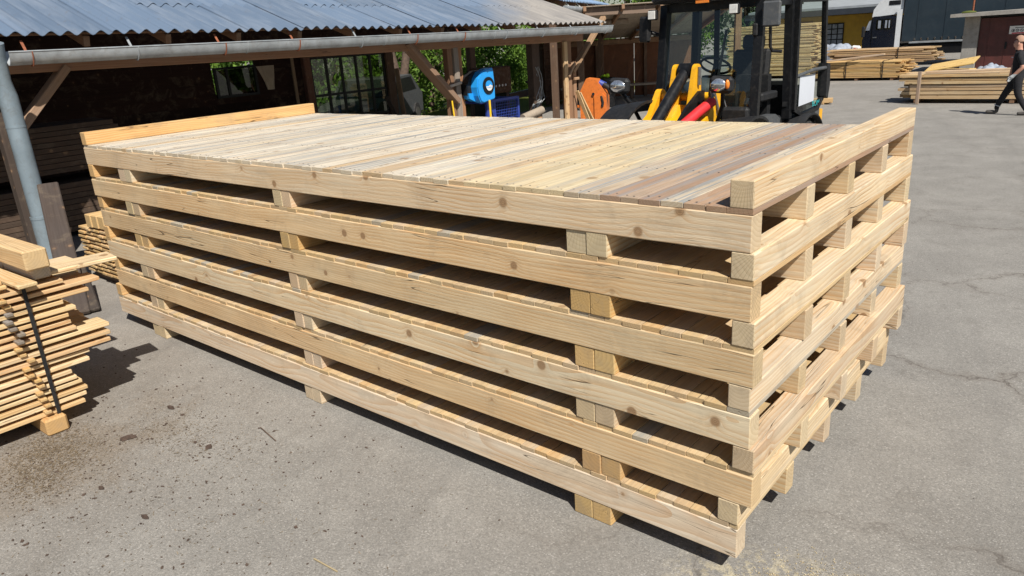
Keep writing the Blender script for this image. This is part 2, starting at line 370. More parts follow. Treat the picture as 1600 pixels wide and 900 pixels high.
class MB:
    def __init__(s): s.v = []; s.f = []; s.sm = []
    def add(s, V, F, smooth=False):
        o = len(s.v); s.v += [tuple(v) for v in V]; s.f += [tuple(i+o for i in f) for f in F]; s.sm += [smooth]*len(F); return s
    def box(s, c, d, rot=None, ch=0.0):
        me = cbox(d[0], d[1], d[2], min(ch, min(d)*.3) if ch else min(d)*.02, 'black')
        Rm = Euler(rot).to_matrix() if rot is not None and not isinstance(rot, Matrix) else (rot or Matrix.Identity(3))
        return s.add([Rm @ v.co + Vector(c) for v in me.vertices], [tuple(p.vertices) for p in me.polygons])
    def bar(s, a, b, w, h, upv=(0, 0, 1), ch=0.0):
        a = Vector(a); b = Vector(b); X = (b-a).normalized(); Y = Vector(upv).cross(X)
        if Y.length < 1e-4: Y = Vector((0, 1, 0)).cross(X)
        Y.normalize(); Z = X.cross(Y)
        Rm = Matrix((X, Y, Z)).transposed()
        return s.box((a+b)/2, ((b-a).length, w, h), Rm, ch)
    def tube(s, pts, rad, n=10, caps=True):
        pts = [Vector(p) for p in pts]; rr = rad if isinstance(rad, (list, tuple)) else [rad]*len(pts)
        V = []; F = []; ref = None
        for i, p in enumerate(pts):
            t = (pts[min(i+1, len(pts)-1)]-pts[max(i-1, 0)]).normalized()
            if ref is None: ref = t.orthogonal().normalized()
            ref = (ref - t*ref.dot(t)).normalized(); b = t.cross(ref)
            for k in range(n):
                a = 2*PI*k/n; V.append(p + (ref*math.cos(a)+b*math.sin(a))*rr[i])
        for i in range(len(pts)-1):
            for k in range(n): F.append((i*n+k, i*n+(k+1) % n, (i+1)*n+(k+1) % n, (i+1)*n+k))
        s.add(V, F, True)
        if caps:
            s.add(V[:n], [tuple(range(n))[::-1]]); s.add(V[-n:], [tuple(range(n))])
        return s
    def prism(s, poly, t0, t1, axes='xz'):
        """polygon in a plane, extruded along the remaining axis from t0 to t1"""
        def mk(p, t):
            if axes == 'xz': return (p[0], t, p[1])
            if axes == 'yz': return (t, p[0], p[1])
            return (p[0], p[1], t)
        n = len(poly); V = [mk(p, t0) for p in poly]+[mk(p, t1) for p in poly]
        F = [tuple(range(n)), tuple(range(2*n-1, n-1, -1))]+[(i, i+n, (i+1) % n+n, (i+1) % n) for i in range(n)]
        return s.add(V, F)
    def ball(s, c, r, nu=12, nv=8):
        r = r if isinstance(r, (tuple, list)) else (r, r, r); V = []; F = []
        for j in range(nv+1):
            th = PI*j/nv
            for i in range(nu):
                ph = 2*PI*i/nu; V.append((c[0]+r[0]*math.sin(th)*math.cos(ph), c[1]+r[1]*math.sin(th)*math.sin(ph), c[2]+r[2]*math.cos(th)))
        for j in range(nv):
            for i in range(nu): F.append((j*nu+i, (j+1)*nu+i, (j+1)*nu+(i+1) % nu, j*nu+(i+1) % nu))
        return s.add(V, F, True)
    def torus(s, c, axis, R, r, n=28, m=8, a0=0, a1=2*PI):
        ax = Vector(axis).normalized(); e = ax.orthogonal().normalized(); g = ax.cross(e)
        full = abs(a1-a0-2*PI) < 1e-4; k = n if full else n+1
        pts = [Vector(c)+(e*math.cos(a0+(a1-a0)*i/n)+g*math.sin(a0+(a1-a0)*i/n))*R for i in range(k)]
        if full: pts += [pts[0], pts[1]]
        return s.tube(pts, r, m, caps=not full)
    def disc(s, c, axis, r, thick, n=28):
        c = Vector(c); ax = Vector(axis).normalized()
        return s.tube([c-ax*thick/2, c+ax*thick/2], r, n)
    def build(s, name, mat, parent=None, loc=(0, 0, 0), rot=(0, 0, 0), color=None, fix=True):
        me = bpy.data.meshes.new(name); me.from_pydata(s.v, [], s.f); me.update()
        if fix:
            bm = bmesh.new(); bm.from_mesh(me); bmesh.ops.remove_doubles(bm, verts=bm.verts, dist=1e-6)
            bmesh.ops.recalc_face_normals(bm, faces=bm.faces)
            bm.to_mesh(me); bm.free()
        if any(s.sm):
            for p in me.polygons: p.use_smooth = True
            try: me.set_sharp_from_angle(angle=R_(38))
            except Exception: pass
        return put(name, me, mat, parent, loc, rot, color)

def mesh_thing(mb, name, mat, label, cat, group=None, **kw):
    return set_props(mb.build(name, mat, **kw), label, cat, group)

# ------------------------------------------------------------------ ground
def build_ground():
    V = [(-220, -60, 0), (220, -60, 0), (220, 320, 0), (-220, 320, 0)]
    me = bpy.data.meshes.new('ground'); me.from_pydata(V, [], [(0, 1, 2, 3)]); me.update()
    set_props(put('ground', me, 'ground'), kind='structure')
    g = MB(); g.add([(-60, 6, .004), (-13.2, 6, .004), (-14.5, 27, .004), (-60, 40, .004)], [(0, 1, 2, 3)])
    set_props(g.build('grass_ground', 'grass'), kind='structure')
build_ground()

# ------------------------------------------------------------------ the stack of six platforms
HB, HD, HE = .140, .022, .103
PITCH_Z = HB+HD+HE
LEN, WID = 5.788, 2.29
PALE = [(.65, .54, .385), (.68, .575, .42), (.62, .50, .34), (.66, .545, .39), (.70, .60, .45)]
FRESH = [(.62, .43, .20), (.66, .47, .24), (.58, .40, .19)]
def tint(lst, a=0.0, j=.05):
    c = random.choice(lst); k = 1+random.uniform(-j, j); return (c[0]*k, c[1]*k, c[2]*k*random.uniform(.94, 1.06), a)
ORD = ['topmost', 'second highest', 'third highest', 'fourth highest', 'fifth highest', 'lowest']
DXS = {1: -.012, 2: 0.0, 3: .012, 4: .006, 5: .032, 6: -.022}
LOOK = {1: 'brownish boards at its right end', 2: 'arched grain on its front beam', 3: 'straight crack along its front beam',
        4: 'round knot in its front beam', 5: 'dark knots along its front beam', 6: 'runners on the asphalt'}
def platform(k):
    z0 = (6-k)*PITCH_Z
    rz = {1: 0, 2: .0006, 3: -.0008, 4: .0006, 5: -.001, 6: .0015}[k]
    root = empty('timber_platform', (DXS[k], 0, z0), rz, f'{ORD[k-1]} timber platform in the big stack, {LOOK[k]}', 'timber platform', 'six stacked timber platforms')
    # runners: pairs of short-way timbers under the long beams
    for xc in (-.72, -2.95, -5.11):
        rcol = tint(PALE if random.random() < .7 else FRESH, 0, .06)
        for s in (-1, 1):
            w = .104 if xc > -2 else (.09 if xc > -4 else .11)
            put('runner', cbox(WID-.01, w, HE, .004), 'wood', root, (xc+s*(w/2+.0008), WID/2+random.uniform(-.004, .004), HE/2), (0, 0, PI/2), tuple(v*random.uniform(.97, 1.03) for v in rcol[:3])+(0,))
    for i in range(5):
        y = .045+.55*i+random.uniform(-.003, .004)*(i > 0)
        c = tint(PALE, 0, .04)
        if k in (2, 5) and i == 0: c = (.67, .52, .325, 0)
        put('long_beam', cbox(LEN, .09, HB, .004), 'wood', root, (-LEN/2+random.uniform(-.006, .006), y, HE+HB/2), (random.uniform(-.004, .004), 0, random.uniform(-.0006, .0006)), c)
    x = -LEN; zt = HE+HB+HD/2; n = 0
    while x < -.03:
        w = random.choice((.078, .084, .088, .092, .096, .1))
        if x+w > -.035: w = -x
        if w > .13: w /= 2
        u = (x+w/2+LEN)/LEN                      # 0 left .. 1 right
        if k == 1:
            q = random.random()
            if u > .955: c = random.choice([(.40, .27, .185, .3), (.45, .32, .225, .4)])
            elif u > .93: c = (.57, .50, .39, .9)
            elif u > .885: c = random.choice([(.38, .27, .20, .6), (.46, .355, .265, .75)])
            elif u > .86: c = (.55, .47, .36, .8)
            elif u > .76: c = random.choice([(.64, .54, .345, .2), (.66, .56, .37, .25), (.64, .55, .37, .4)])
            elif q < .70: c = (.69, .63, .515, random.choice((.25, .4, .6, .85)))
            elif q < .80: c = (.665, .585, .44, .4)
            elif q < .96: c = (.61, .55, .445, .8)
            else: c = (.60, .46, .29, .3)
        else:
            q = random.random()
            if q < .05: c = (.46, .42, .34, .4)
            elif q < .15: c = (.57, .40, .21, .1)
            elif q < .75: c = tint([(.58, .44, .255), (.61, .465, .275), (.56, .42, .24)], .1)
            else: c = tint([(.60, .48, .32), (.58, .46, .30)], .15)
        kk = random.uniform(.93, 1.05)
        c = (c[0]*kk, c[1]*kk, c[2]*kk, c[3])
        tk = HD
        me = cbox(WID, round(w-.0026, 4), tk, .0012, 'deck')
        o = put('deck_plank', me, None, root, (x+w/2, WID/2+.004+random.uniform(-.0035, .006), zt+random.uniform(-.0010, .0010)), (random.uniform(-.004, .004), 0, PI/2+random.uniform(-.0006, .0006)), c)
        x += w; n += 1
    if k == 1:
        nl = MB(); xx = -LEN+.14
        while xx < -.12:
            for i in range(5):
                for q in (-.02, .02): nl.disc((xx+q+random.uniform(-.006, .006), .045+.55*i+random.uniform(-.02, .02), zt+HD/2+.0012), (0, 0, 1), .0045, .001, 6)
            xx += .09
        set_props(nl.build('nail_heads', 'steel', root, fix=False), kind='stuff')
    for xe in (-.045, -LEN+.045):
        c = (.66, .545, .375, .12) if xe > -1 else (.68, .46, .22, 0)
        if k > 1 and xe > -1: c = tint(PALE, .15)
        put('end_beam', cbox(WID, .09, HE, .004), 'wood', root, (xe, WID/2, HE+HB+HD+HE/2), (0, 0, PI/2), c)
for k in range(1, 7): platform(k)

# ------------------------------------------------------------------ oriented timber pieces
def beam(name, a, b, w, h, mat='old', parent=None, color=(.3, .2, .13, 0), upv=(0, 0, 1), ch=.006):
    a = Vector(a); b = Vector(b); X = (b-a).normalized(); Y = Vector(upv).cross(X)
    if Y.length < 1e-3: Y = Vector((0, 1, 0)).cross(X)
    Y.normalize(); Z = X.cross(Y)
    me = cbox(round((b-a).length, 3), w, h, ch, mat)
    o = put(name, me, None, parent, (a+b)/2, (0, 0, 0), color)
    o.rotation_euler = Matrix((X, Y, Z)).transposed().to_euler()
    return o
def rc(base, j=.15, a=0.0):
    k = 1+random.uniform(-j, j); return (base[0]*k, base[1]*k, base[2]*k, a)
DARK = (.13, .075, .045); BROWN = (.24, .13, .07); GREYW = (.30, .26, .22); REDW = (.30, .135, .065)

# ------------------------------------------------------------------ open shed on the left
def tz(y): return -.016*y                     # eaves drop a little along the shed
def build_shed():
    OX = 9.1
    S = empty('open_shed', (-9.1, 0, 0), 0, 'long open timber shed with corrugated roof and metal gutter', 'shed')
    def L(x, y, z): return (x+OX, y, z)
    # corrugated sheets
    nw, seg = 5, 8; wl_ = .177; Wd = nw*wl_; Ls = 1.30; th = .006
    V = []; F = []; cols = nw*seg+1
    for t in (0, 1):
        for i in range(cols):
            yy = i*wl_/seg; zz = .026*math.sin(2*PI*i/seg)
            for xx in (0, -Ls): V.append((xx, yy, zz-t*th))
    o2 = cols*2
    for i in range(cols-1):
        F.append((2*i, 2*i+2, 2*i+3, 2*i+1)); F.append((o2+2*i, o2+2*i+1, o2+2*i+3, o2+2*i+2))
        for e in (0, 1): F.append((2*i+e, o2+2*i+e, o2+2*i+2+e, 2*i+2+e))
    me = bpy.data.meshes.new('roof_sheet'); me.from_pydata(V, [], F); me.update()
    bm = bmesh.new(); bm.from_mesh(me); bmesh.ops.recalc_face_normals(bm, faces=bm.faces); bm.to_mesh(me); bm.free()
    for p in me.polygons: p.use_smooth = True
    me.set_sharp_from_angle(angle=R_(50)); me.materials.append(M['roof'])
    slope = math.atan2(.42, 1.25)
    for r in range(3):
        for c in range(16):
            y = -1.95+c*(Wd-.005)
            s0 = r*1.20
            x = -8.40-s0*math.cos(slope); z = 2.585+s0*math.sin(slope)+tz(y)+r*.008+random.uniform(0, .012)
            if y > 11.5: continue
            put('roof_sheet', me, None, S, L(x+random.uniform(-.012, .012), y, z), (tz(1), slope+random.uniform(-.004, .004), random.uniform(-.003, .003)))
    # gutter
    n = 12; V = []; F = []
    prof = [(math.cos(PI+PI*i/n), math.sin(PI+PI*i/n)) for i in range(n+1)]
    y0, y1 = .40, 12.15
    for (yy, zz) in ((y0, 2.400), (y1, 2.315)):
        for rr in (.078, .073):
            for (a, b) in prof: V.append((a*rr, yy, zz+b*rr*1.75))
    m = n+1
    for i in range(n):
        F += [(i, i+1, 2*m+i+1, 2*m+i), (m+i, 3*m+i, 3*m+i+1, m+i+1), (i, m+i, m+i+1, i+1), (2*m+i, 2*m+i+1, 3*m+i+1, 3*m+i)]
    F += [(0, 2*m, 3*m, m), (n, m+n, 3*m+n, 2*m+n)]
    g = MB(); g.add(V, F, True)
    for s in (-1, 1): g.tube([(s*.077, y0, 2.402), (s*.077, y1, 2.317)], .009, 6)
    for yy in (3.2, 5.6, 8.2, 10.6):
        zz = 2.40-.085*(yy-.4)/11.75
        g.tube([(.082*a, yy, zz+.082*1.72*b) for (a, b) in prof], .006, 5)
    gut = g.build('gutter', 'galv', S, L(-8.32, 0, 0))
    for i in range(11):
        yy = .62+i*1.13; zz = 2.40-.085*(yy-.4)/11.75
        b = MB(); pts = [(.083*a, yy, zz+.083*1.72*bb) for (a, bb) in prof]
        for p, q in zip(pts[:-1], pts[1:]): b.bar(p, q, .028, .006, upv=(0, 1, 0))
        b.bar((-.083, yy, zz), (-.17, yy, zz+.12), .006, .028, upv=(0, 1, 0))
        b.build('gutter_bracket', 'rust' if i in (0, 2, 3, 5, 6) else 'galv', gut)
    # downpipe with its funnel
    d = MB(); d.tube([(-8.5, .36, 0.02), (-8.5, .36, .60)], .108, 18); d.tube([(-8.5, .36, .58), (-8.5, .36, 1.95)], .098, 18)
    d.tube([(-8.5, .36, .60), (-8.5, .36, .63)], .112, 18); d.tube([(-8.5, .36, 1.62), (-8.5, .36, 1.64)], .101, 18)
    d.tube([(-8.5, .36, 1.95), (-8.47, .355, 2.12), (-8.38, .34, 2.38), (-8.34, .34, 2.50)], [.098, .07, .068, .07], 14)
    d.build('downpipe', 'pipe', S, (OX, 0, 0))
    # posts, plate, braces, rafters
    beam('wall_plate', L(-9.1, -1.6, 2.30), L(-9.1, 12.1, 2.30+tz(12)+.02), .16, .19, 'old', S, (.36, .20, .115, 0))
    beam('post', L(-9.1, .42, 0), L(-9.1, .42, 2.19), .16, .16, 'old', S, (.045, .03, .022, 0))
    beam('brace', L(-9.08, 1.22, 2.22), L(-9.08, .46, 1.46), .09, .19, 'old', S, (.36, .24, .16, 0), upv=(1, 0, 0))
    beam('post', L(-9.12, 7.80, 0), L(-9.12, 7.80, 2.1), .13, .12, 'old', S, rc(BROWN))
    beam('post', L(-9.08, 7.93, 0), L(-9.08, 7.93, 2.1), .13, .13, 'old', S, rc(GREYW))
    beam('post', L(-9.13, 8.07, 0), L(-9.13, 8.07, 2.1), .13, .12, 'old', S, (.38, .19, .09, 0))
    beam('brace', L(-9.06, 6.72, 2.24), L(-9.06, 7.86, 1.13), .10, .25, 'old', S, (.27, .17, .11, 0), upv=(1, 0, 0))
    beam('brace_cleat', L(-8.99, 7.66, 1.42), L(-8.99, 7.99, 1.47), .03, .05, 'old', S, (.55, .48, .40, 0))
    beam('post', L(-9.10, 11.54, 0), L(-9.10, 11.54, 2.05), .16, .17, 'old', S, rc(BROWN))
    beam('post', L(-9.00, 11.36, 0), L(-9.00, 11.36, 2.05), .06, .12, 'wood', S, (.62, .46, .28, 0))
    beam('post', L(-9.05, 11.72, 0), L(-9.05, 11.72, 1.62), .09, .11, 'old', S, (.36, .20, .11, 0))
    beam('brace', L(-9.04, 11.66, 1.38), L(-9.04, 13.0, 2.52), .08, .13, 'old', S, (.36, .23, .13, 0), upv=(1, 0, 0))
    beam('brace', L(-8.98, 11.40, 1.30), L(-8.98, 11.66, 1.58), .06, .10, 'old', S, (.36, .24, .15, 0), upv=(1, 0, 0))
    beam('post_cleat', L(-8.96, 11.62, 1.24), L(-8.96, 11.80, 1.24), .04, .06, 'old', S, (.40, .25, .14, 0))
    for i in range(15):
        y = -1.6+i*.97
        beam('rafter', L(-8.52, y, 2.50+tz(y)), L(-12.1, y, 2.50+tz(y)+3.58*math.tan(slope)), .07, .12, 'old', S, rc(BROWN))
    for j, x in enumerate((-8.55, -9.7, -10.9, -11.75)):
        zz = 2.555+(-8.40-x)*math.tan(slope)-.012
        beam('purlin', L(x, -1.7, zz-tz(1)*1.7), L(x, 12.1, zz+tz(12.1)), .05, .03, 'old', S, rc(BROWN))
    # back wall of horizontal boards, leaving the windows and the open bay
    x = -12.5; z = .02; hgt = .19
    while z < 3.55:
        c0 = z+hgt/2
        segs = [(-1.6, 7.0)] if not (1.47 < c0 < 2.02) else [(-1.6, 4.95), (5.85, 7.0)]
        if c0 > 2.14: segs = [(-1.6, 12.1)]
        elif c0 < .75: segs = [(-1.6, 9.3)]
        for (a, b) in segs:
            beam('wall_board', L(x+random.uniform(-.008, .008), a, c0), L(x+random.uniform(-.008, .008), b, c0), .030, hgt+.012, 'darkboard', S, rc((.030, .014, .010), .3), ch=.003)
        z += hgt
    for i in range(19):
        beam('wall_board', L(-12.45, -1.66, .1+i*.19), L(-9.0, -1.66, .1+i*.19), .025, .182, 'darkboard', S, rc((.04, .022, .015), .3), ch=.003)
    beam('post', L(-12.42, 9.22, 0), L(-12.42, 9.22, 2.2), .15, .22, 'old', S, DARK+(0,))
    beam('post', L(-12.42, 12.0, 0), L(-12.42, 12.0, 2.2), .15, .20, 'old', S, DARK+(0,))
    beam('post', L(-12.42, 7.0, 0), L(-12.42, 7.0, 2.2), .12, .16, 'old', S, rc((.17, .075, .045)))
    beam('lintel', L(-12.38, 6.9, 2.16), L(-12.38, 12.1, 2.12), .12, .16, 'old', S, rc(DARK))
    beam('batten', L(-12.30, 6.60, 0), L(-12.30, 6.60, 2.3), .03, .07, 'old', S, (.26, .19, .12, 0))
    # tall window with two rows of panes
    wnd = MB()
    ys = [7.10+(9.08-7.10)*i/5 for i in range(6)]
    for yv in ys: wnd.box(L(-12.42, yv, 1.42), (.05, .05, 1.32))
    for zv in (.78, 1.30, 2.06): wnd.box(L(-12.42, 8.09, zv), (.044, 1.98, .05))
    w = wnd.build('window', 'black', S)
    for i in range(5):
        for (za, zb) in ((.80, 1.28), (1.32, 2.04)):
            put('pane', cbox(.006, round(ys[1]-ys[0]-.05, 4), round(zb-za, 3), .001, 'winglass'), None, w, L(-12.42, (ys[i]+ys[i+1])/2, (za+zb)/2))
    w2 = MB()
    for yv in (4.98, 5.22, 5.82): w2.box(L(-12.44, yv, 1.745), (.05, .05, .55))
    for zv in (1.49, 2.0): w2.box(L(-12.44, 5.40, zv), (.044, .88, .045))
    w2 = w2.build('window', 'black', S)
    for (ya, yb) in ((5.0, 5.2), (5.24, 5.80)): put('pane', cbox(.006, round(yb-ya, 3), .46, .001, 'winglass2'), None, w2, L(-12.44, (ya+yb)/2, 1.745))
build_shed()

# things in and in front of the shed
def lumber(name, label, cat, loc, layers, mat='wood', group=None, rz=0.0):
    """layers: list of (z, thickness, [(x0, x1, yc, width, colour)])  boards run along local x"""
    root = empty(name, loc, rz, label, cat, group)
    for (z, th, bs) in layers:
        for (x0, x1, yc, w, c) in bs:
            put('board', cbox(round(x1-x0, 2), round(w, 3), round(th, 4), .003, mat), None, root, ((x0+x1)/2, yc, z+th/2), (0, 0, random.uniform(-.004, .004)), c)
    return root

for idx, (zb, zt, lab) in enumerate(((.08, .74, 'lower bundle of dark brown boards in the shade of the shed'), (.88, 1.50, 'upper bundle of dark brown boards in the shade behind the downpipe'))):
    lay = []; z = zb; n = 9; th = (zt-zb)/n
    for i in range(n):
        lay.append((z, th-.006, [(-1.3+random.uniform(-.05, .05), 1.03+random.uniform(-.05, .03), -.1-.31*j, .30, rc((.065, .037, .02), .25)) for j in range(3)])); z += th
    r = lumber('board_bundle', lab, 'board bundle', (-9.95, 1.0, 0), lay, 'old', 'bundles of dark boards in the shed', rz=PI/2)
    # boards run along world y after the quarter turn; local y points to world -x
    r.location = (-10.05, 1.0, 0)
    r.rotation_euler = (0, 0, PI/2)
    for ch in r.children: ch.location.y = -ch.location.y
    for yy in (-.9, .7):
        beam('bearer', (yy, .0, zb-.04), (yy, .95, zb-.04), .08, .08, 'old', r, rc(DARK))

# hose reel on the post
def hose_reel():
    r = empty('hose_reel', (-8.93, 8.42, 1.10), 0, 'blue wall-mounted hose reel with black disc on the shed post', 'hose reel')
    b = MB(); prof = []
    for i in range(25):
        a = PI*.18+2*PI*.80*i/24 if False else 0
    pts = [(-.19, -.02), (-.25, .10), (-.27, .26), (-.23, .42), (-.12, .53), (.02, .575), (.20, .585), (.215, .56), (.235, .30), (.225, .02), (.20, .0), (.0, -.03), (-.11, -.045)]
    b.prism(pts, .02, .17, 'yz')
    b.build('cover', 'blue', r)
    b = MB(); b.prism([(p[0]*.93-.005, .27+(p[1]-.27)*.93) for p in pts], .168, .195, 'yz'); b.build('cover_rim', 'blue', r)
    b = MB(); b.prism([(-.34, .12), (-.36, .30), (-.30, .46), (-.16, .55), (.10, .56), (.10, .05), (-.18, .02)], -.14, .022, 'yz'); b.build('drum_housing', 'plastic', r)
    b = MB(); b.prism([(-.36, .06), (-.38, .16), (-.12, .14), (-.10, -.02), (-.20, -.01)], -.09, .05, 'yz'); b.build('side_cover', 'blue', r)
    b = MB(); b.disc((.203, .03, .27), (1, 0, 0), .158, .02, 32); d = b.build('disc', 'black', r)
    b = MB(); b.disc((.219, .03, .27), (1, 0, 0), .092, .012, 28); b.build('badge', 'blue', d)
    b = MB(); b.prism([(.03+.09*math.cos(PI+PI*i/14), .262+.09*math.sin(PI+PI*i/14)) for i in range(15)]+[(.10, .262), (.06, .285), (.0, .255)], .2255, .2275, 'yz'); b.build('badge_mark', 'white', d)
    b = MB()
    for k in range(5): b.disc((.2285, -.03+.03*k, .235), (1, 0, 0), .009, .002, 8)
    b.build('badge_letters', 'blue', d)
    b = MB(); b.box((-.06, -.34, .22), (.16, .10, .20)); b.build('bracket', 'black', r)
    b = MB(); b.tube([(.21, .02, .0), (.22, .01, -.25), (.23, 0, -.7), (.26, .02, -1.02), (.38, .1, -1.08), (.6, .3, -1.085)], .021, 8); b.build('hose', 'hose', r)
hose_reel()
mesh_thing(MB().tube([(-9.0, 7.70, 1.16), (-8.98, 7.71, .8), (-8.97, 7.74, .4), (-8.95, 7.78, .03)], .016, 8), 'hanging_cable', 'hose', 'thin yellow cord hanging down the left side of the shed post', 'cord')

def mesh_cage():
    r = empty('mesh_cage', (-9.35, 9.05, .0), 0, 'blue steel mesh cage standing behind the hose reel', 'cage')
    f = MB()
    for y in (0.0, .22, 1.0):
        f.box((0, y, .52), (.05, .05, 1.0))
    for z in (.05, 1.0): f.box((0, .5, z), (.048, 1.0, .05))
    for y in (0, 1.0):
        f.box((-.7, y, .52), (.05, .05, 1.0)); f.box((-.35, y, .985), (.7, .048, .05)); f.box((-.35, y, .05), (.7, .048, .05))
    f.build('frame', 'bluepaint', r)
    MB().box((.004, .11, .52), (.03, .18, .92)).build('panel', 'bluepaint', r)
    for k in range(13): MB().box((0, .28+.055*k, .52), (.008, .008, .92)).build('mesh_wire', 'bluepaint', r)
    for k in range(16): MB().box((.009, .61, .09+.058*k), (.008, .74, .008)).build('mesh_wire', 'bluepaint', r)
    MB().bar((.03, .06, .95), (.03, .17, .62), .012, .02).build('latch', 'plastic', r)
mesh_cage()
def conveyor():
    r = empty('roller_table', (-9.3, 10.35, 0), 0, 'small machine table with a white padded roller beside the blue cage', 'machine table')
    MB().tube([(.1, -.34, .56), (.1, .34, .66)], .085, 16).build('roller', 'ceilboard', r)
    MB().prism([(-.36, .50), (.36, .60), (.30, .46), (-.32, .12)], -.08, .06, 'yz').build('side_plate', 'ceilboard', r)
    for (x, y) in ((.12, -.05), (.12, .22), (-.3, -.1), (-.3, .2)): beam('leg', (x, y, 0), (x, y, .52), .09, .09, 'old', r, (.45, .25, .12, 0))
    beam('table_beam', (-.35, -.4, .50), (-.35, .4, .50), .1, .1, 'old', r, rc(BROWN))
conveyor()
def saw_machine():
    r = empty('saw_machine', (-11.4, 11.55, 0), 0, 'dark brown boxy saw machine with vent holes inside the shed', 'machine')
    MB().box((0, 0, 1.25), (.5, 1.0, .62), ch=.03).build('housing', 'darkboard', r, color=(.12, .06, .035, 0))
    b = MB(); b.box((0, -.38, .47), (.4, .12, .94)); b.build('stand', 'black', r); b = MB(); b.box((0, .38, .47), (.4, .12, .94)); b.build('stand', 'black', r)
    for k in range(4): MB().disc((.252, -.1+.12*k, 1.12), (1, 0, 0), .028, .006, 10).build('vent', 'white', r)
    beam('arm', (.1, .5, .80), (.1, 1.6, .86), .12, .16, 'black', r, (1, 1, 1, 0)); MB().box((.1, 1.5, 1.1), (.06, .5, .07)).build('guide_bar', 'black', r)
    beam('arm_leg', (.1, 1.55, 0), (.1, 1.55, .80), .09, .09, 'black', r, (1, 1, 1, 0))
saw_machine()
def orange_machine():
    r = empty('orange_machine', (-9.93, 13.95, 0), R_(24), 'orange sheet-metal workshop machine with sloping top and blue motor', 'machine')
    b = MB(); b.prism([(-.37, .07), (.30, .07), (.30, .70), (.06, 1.06), (-.20, 1.10), (-.37, .78)], -.30, .25, 'xz'); b.build('housing', 'orange', r)
    b = MB(); b.prism([(.0, .0), (.29, .0), (.29, .56), (.20, .66), (.0, .58)], -.03, .03, 'xz'); b.build('panel', 'orange', r, (.0, -.31, .08))
    for sx in (-.33, .0, .25): MB().box((sx, -.28, .035), (.05, .05, .07)).build('foot', 'orange', r)
    MB().tube([(.10, -.12, .98), (.26, -.12, .90)], .085, 14).build('motor', 'bluepaint', r)
    MB().tube([(.22, -.15, .93), (.36, -.18, .84), (.42, -.2, .70)], .07, 12).build('blower', 'plastic', r)
    MB().tube([(.18, -.32, .66), (.22, -.34, .5), (.20, -.34, .40)], .035, 10).build('handle', 'plastic', r)
    MB().disc((-.02, -.335, .72), (0, 1, 0), .035, .02, 14).build('knob', 'plastic', r)
    MB().box((-.42, -.2, .42), (.12, .12, .06)).build('side_bracket', 'orange', r)
orange_machine()
for k in range(2):
    o = beam('leaning_plank', (-8.9+.05*k, 11.62+.02*k, .98-.04*k), (-8.66+.06*k, 11.90+.1*k, .01), .025, .10, 'wood', None, (.66, .50, .29, 0), upv=(1, 0, 0))
    set_props(o, ('pale plank leaning on the shed post, nearest the post', 'pale plank leaning on the shed post, nearest the orange machine')[k], 'plank', 'planks leaning on the end post')
def cable_tangle():
    m = MB(); rnd = random.Random(3)
    for k in range(9):
        y0 = 11.02+rnd.uniform(-.05, .12); pts = []
        for i in range(9):
            t = i/8; pts.append((-9.6+rnd.uniform(-.03, .03), y0+.16*math.sin(t*PI*rnd.uniform(1, 2.2))+rnd.uniform(-.03, .03), 1.55-1.5*t*rnd.uniform(.8, 1)))
        m.tube(pts, .008, 5)
    mesh_thing(m, 'cable_tangle', 'galv', 'tangle of pale cables hanging on the dark shed post', 'cables')
    o = beam('shed_prop', (-9.68, 11.08, 0), (-9.68, 11.08, 2.3), .18, .26, 'old', None, (.09, .06, .045, 0))
    set_props(o, 'dark upright post behind the hanging cables', 'post')
cable_tangle()
def workbench():
    r = empty('workbench', (-11.6, 5.3, 0), 0, 'dark workbench against the back wall of the shed', 'workbench')
    beam('top', (0, -1.2, .88), (0, 1.2, .88), .7, .06, 'old', r, (.12, .07, .05, 0), upv=(0, 0, 1))
    for sx in (-.28, .28):
        for sy in (-1.1, 1.1): beam('leg', (sx, sy, 0), (sx, sy, .85), .09, .09, 'old', r, (.1, .06, .045, 0))
    o = empty('tool_box', (-11.6, 5.5, .91), 0, 'small dark toolbox on the workbench in the shed', 'toolbox')
    MB().box((0, 0, .12), (.3, .5, .24), ch=.02).build('body', 'plastic', o); MB().tube([(0, -.12, .24), (0, -.1, .3), (0, .1, .3), (0, .12, .24)], .012, 6).build('handle', 'steel', o)
workbench()
def shed_sheet():
    m = MB(); V = []; F = []
    for i in range(7):
        for j in range(9):
            V.append((.03*math.sin(i*1.3+j*.4), -.02+.06*i-.012*j*(i-3)/3+.03*j/3, -.055*j)); 
    for i in range(6):
        for j in range(8): F.append((i*9+j, i*9+j+1, i*9+j+10, i*9+j+9))
    V2 = [(a-.012, b, c) for (a, b, c) in V]; m.add(V, F, True); m.add(V2, [f[::-1] for f in F], True)
    mesh_thing(m, 'hanging_sack', 'ceilboard', 'pale grubby sack hanging in the dark of the shed', 'sack', loc=(-11.9, 5.55, 2.0))
shed_sheet()

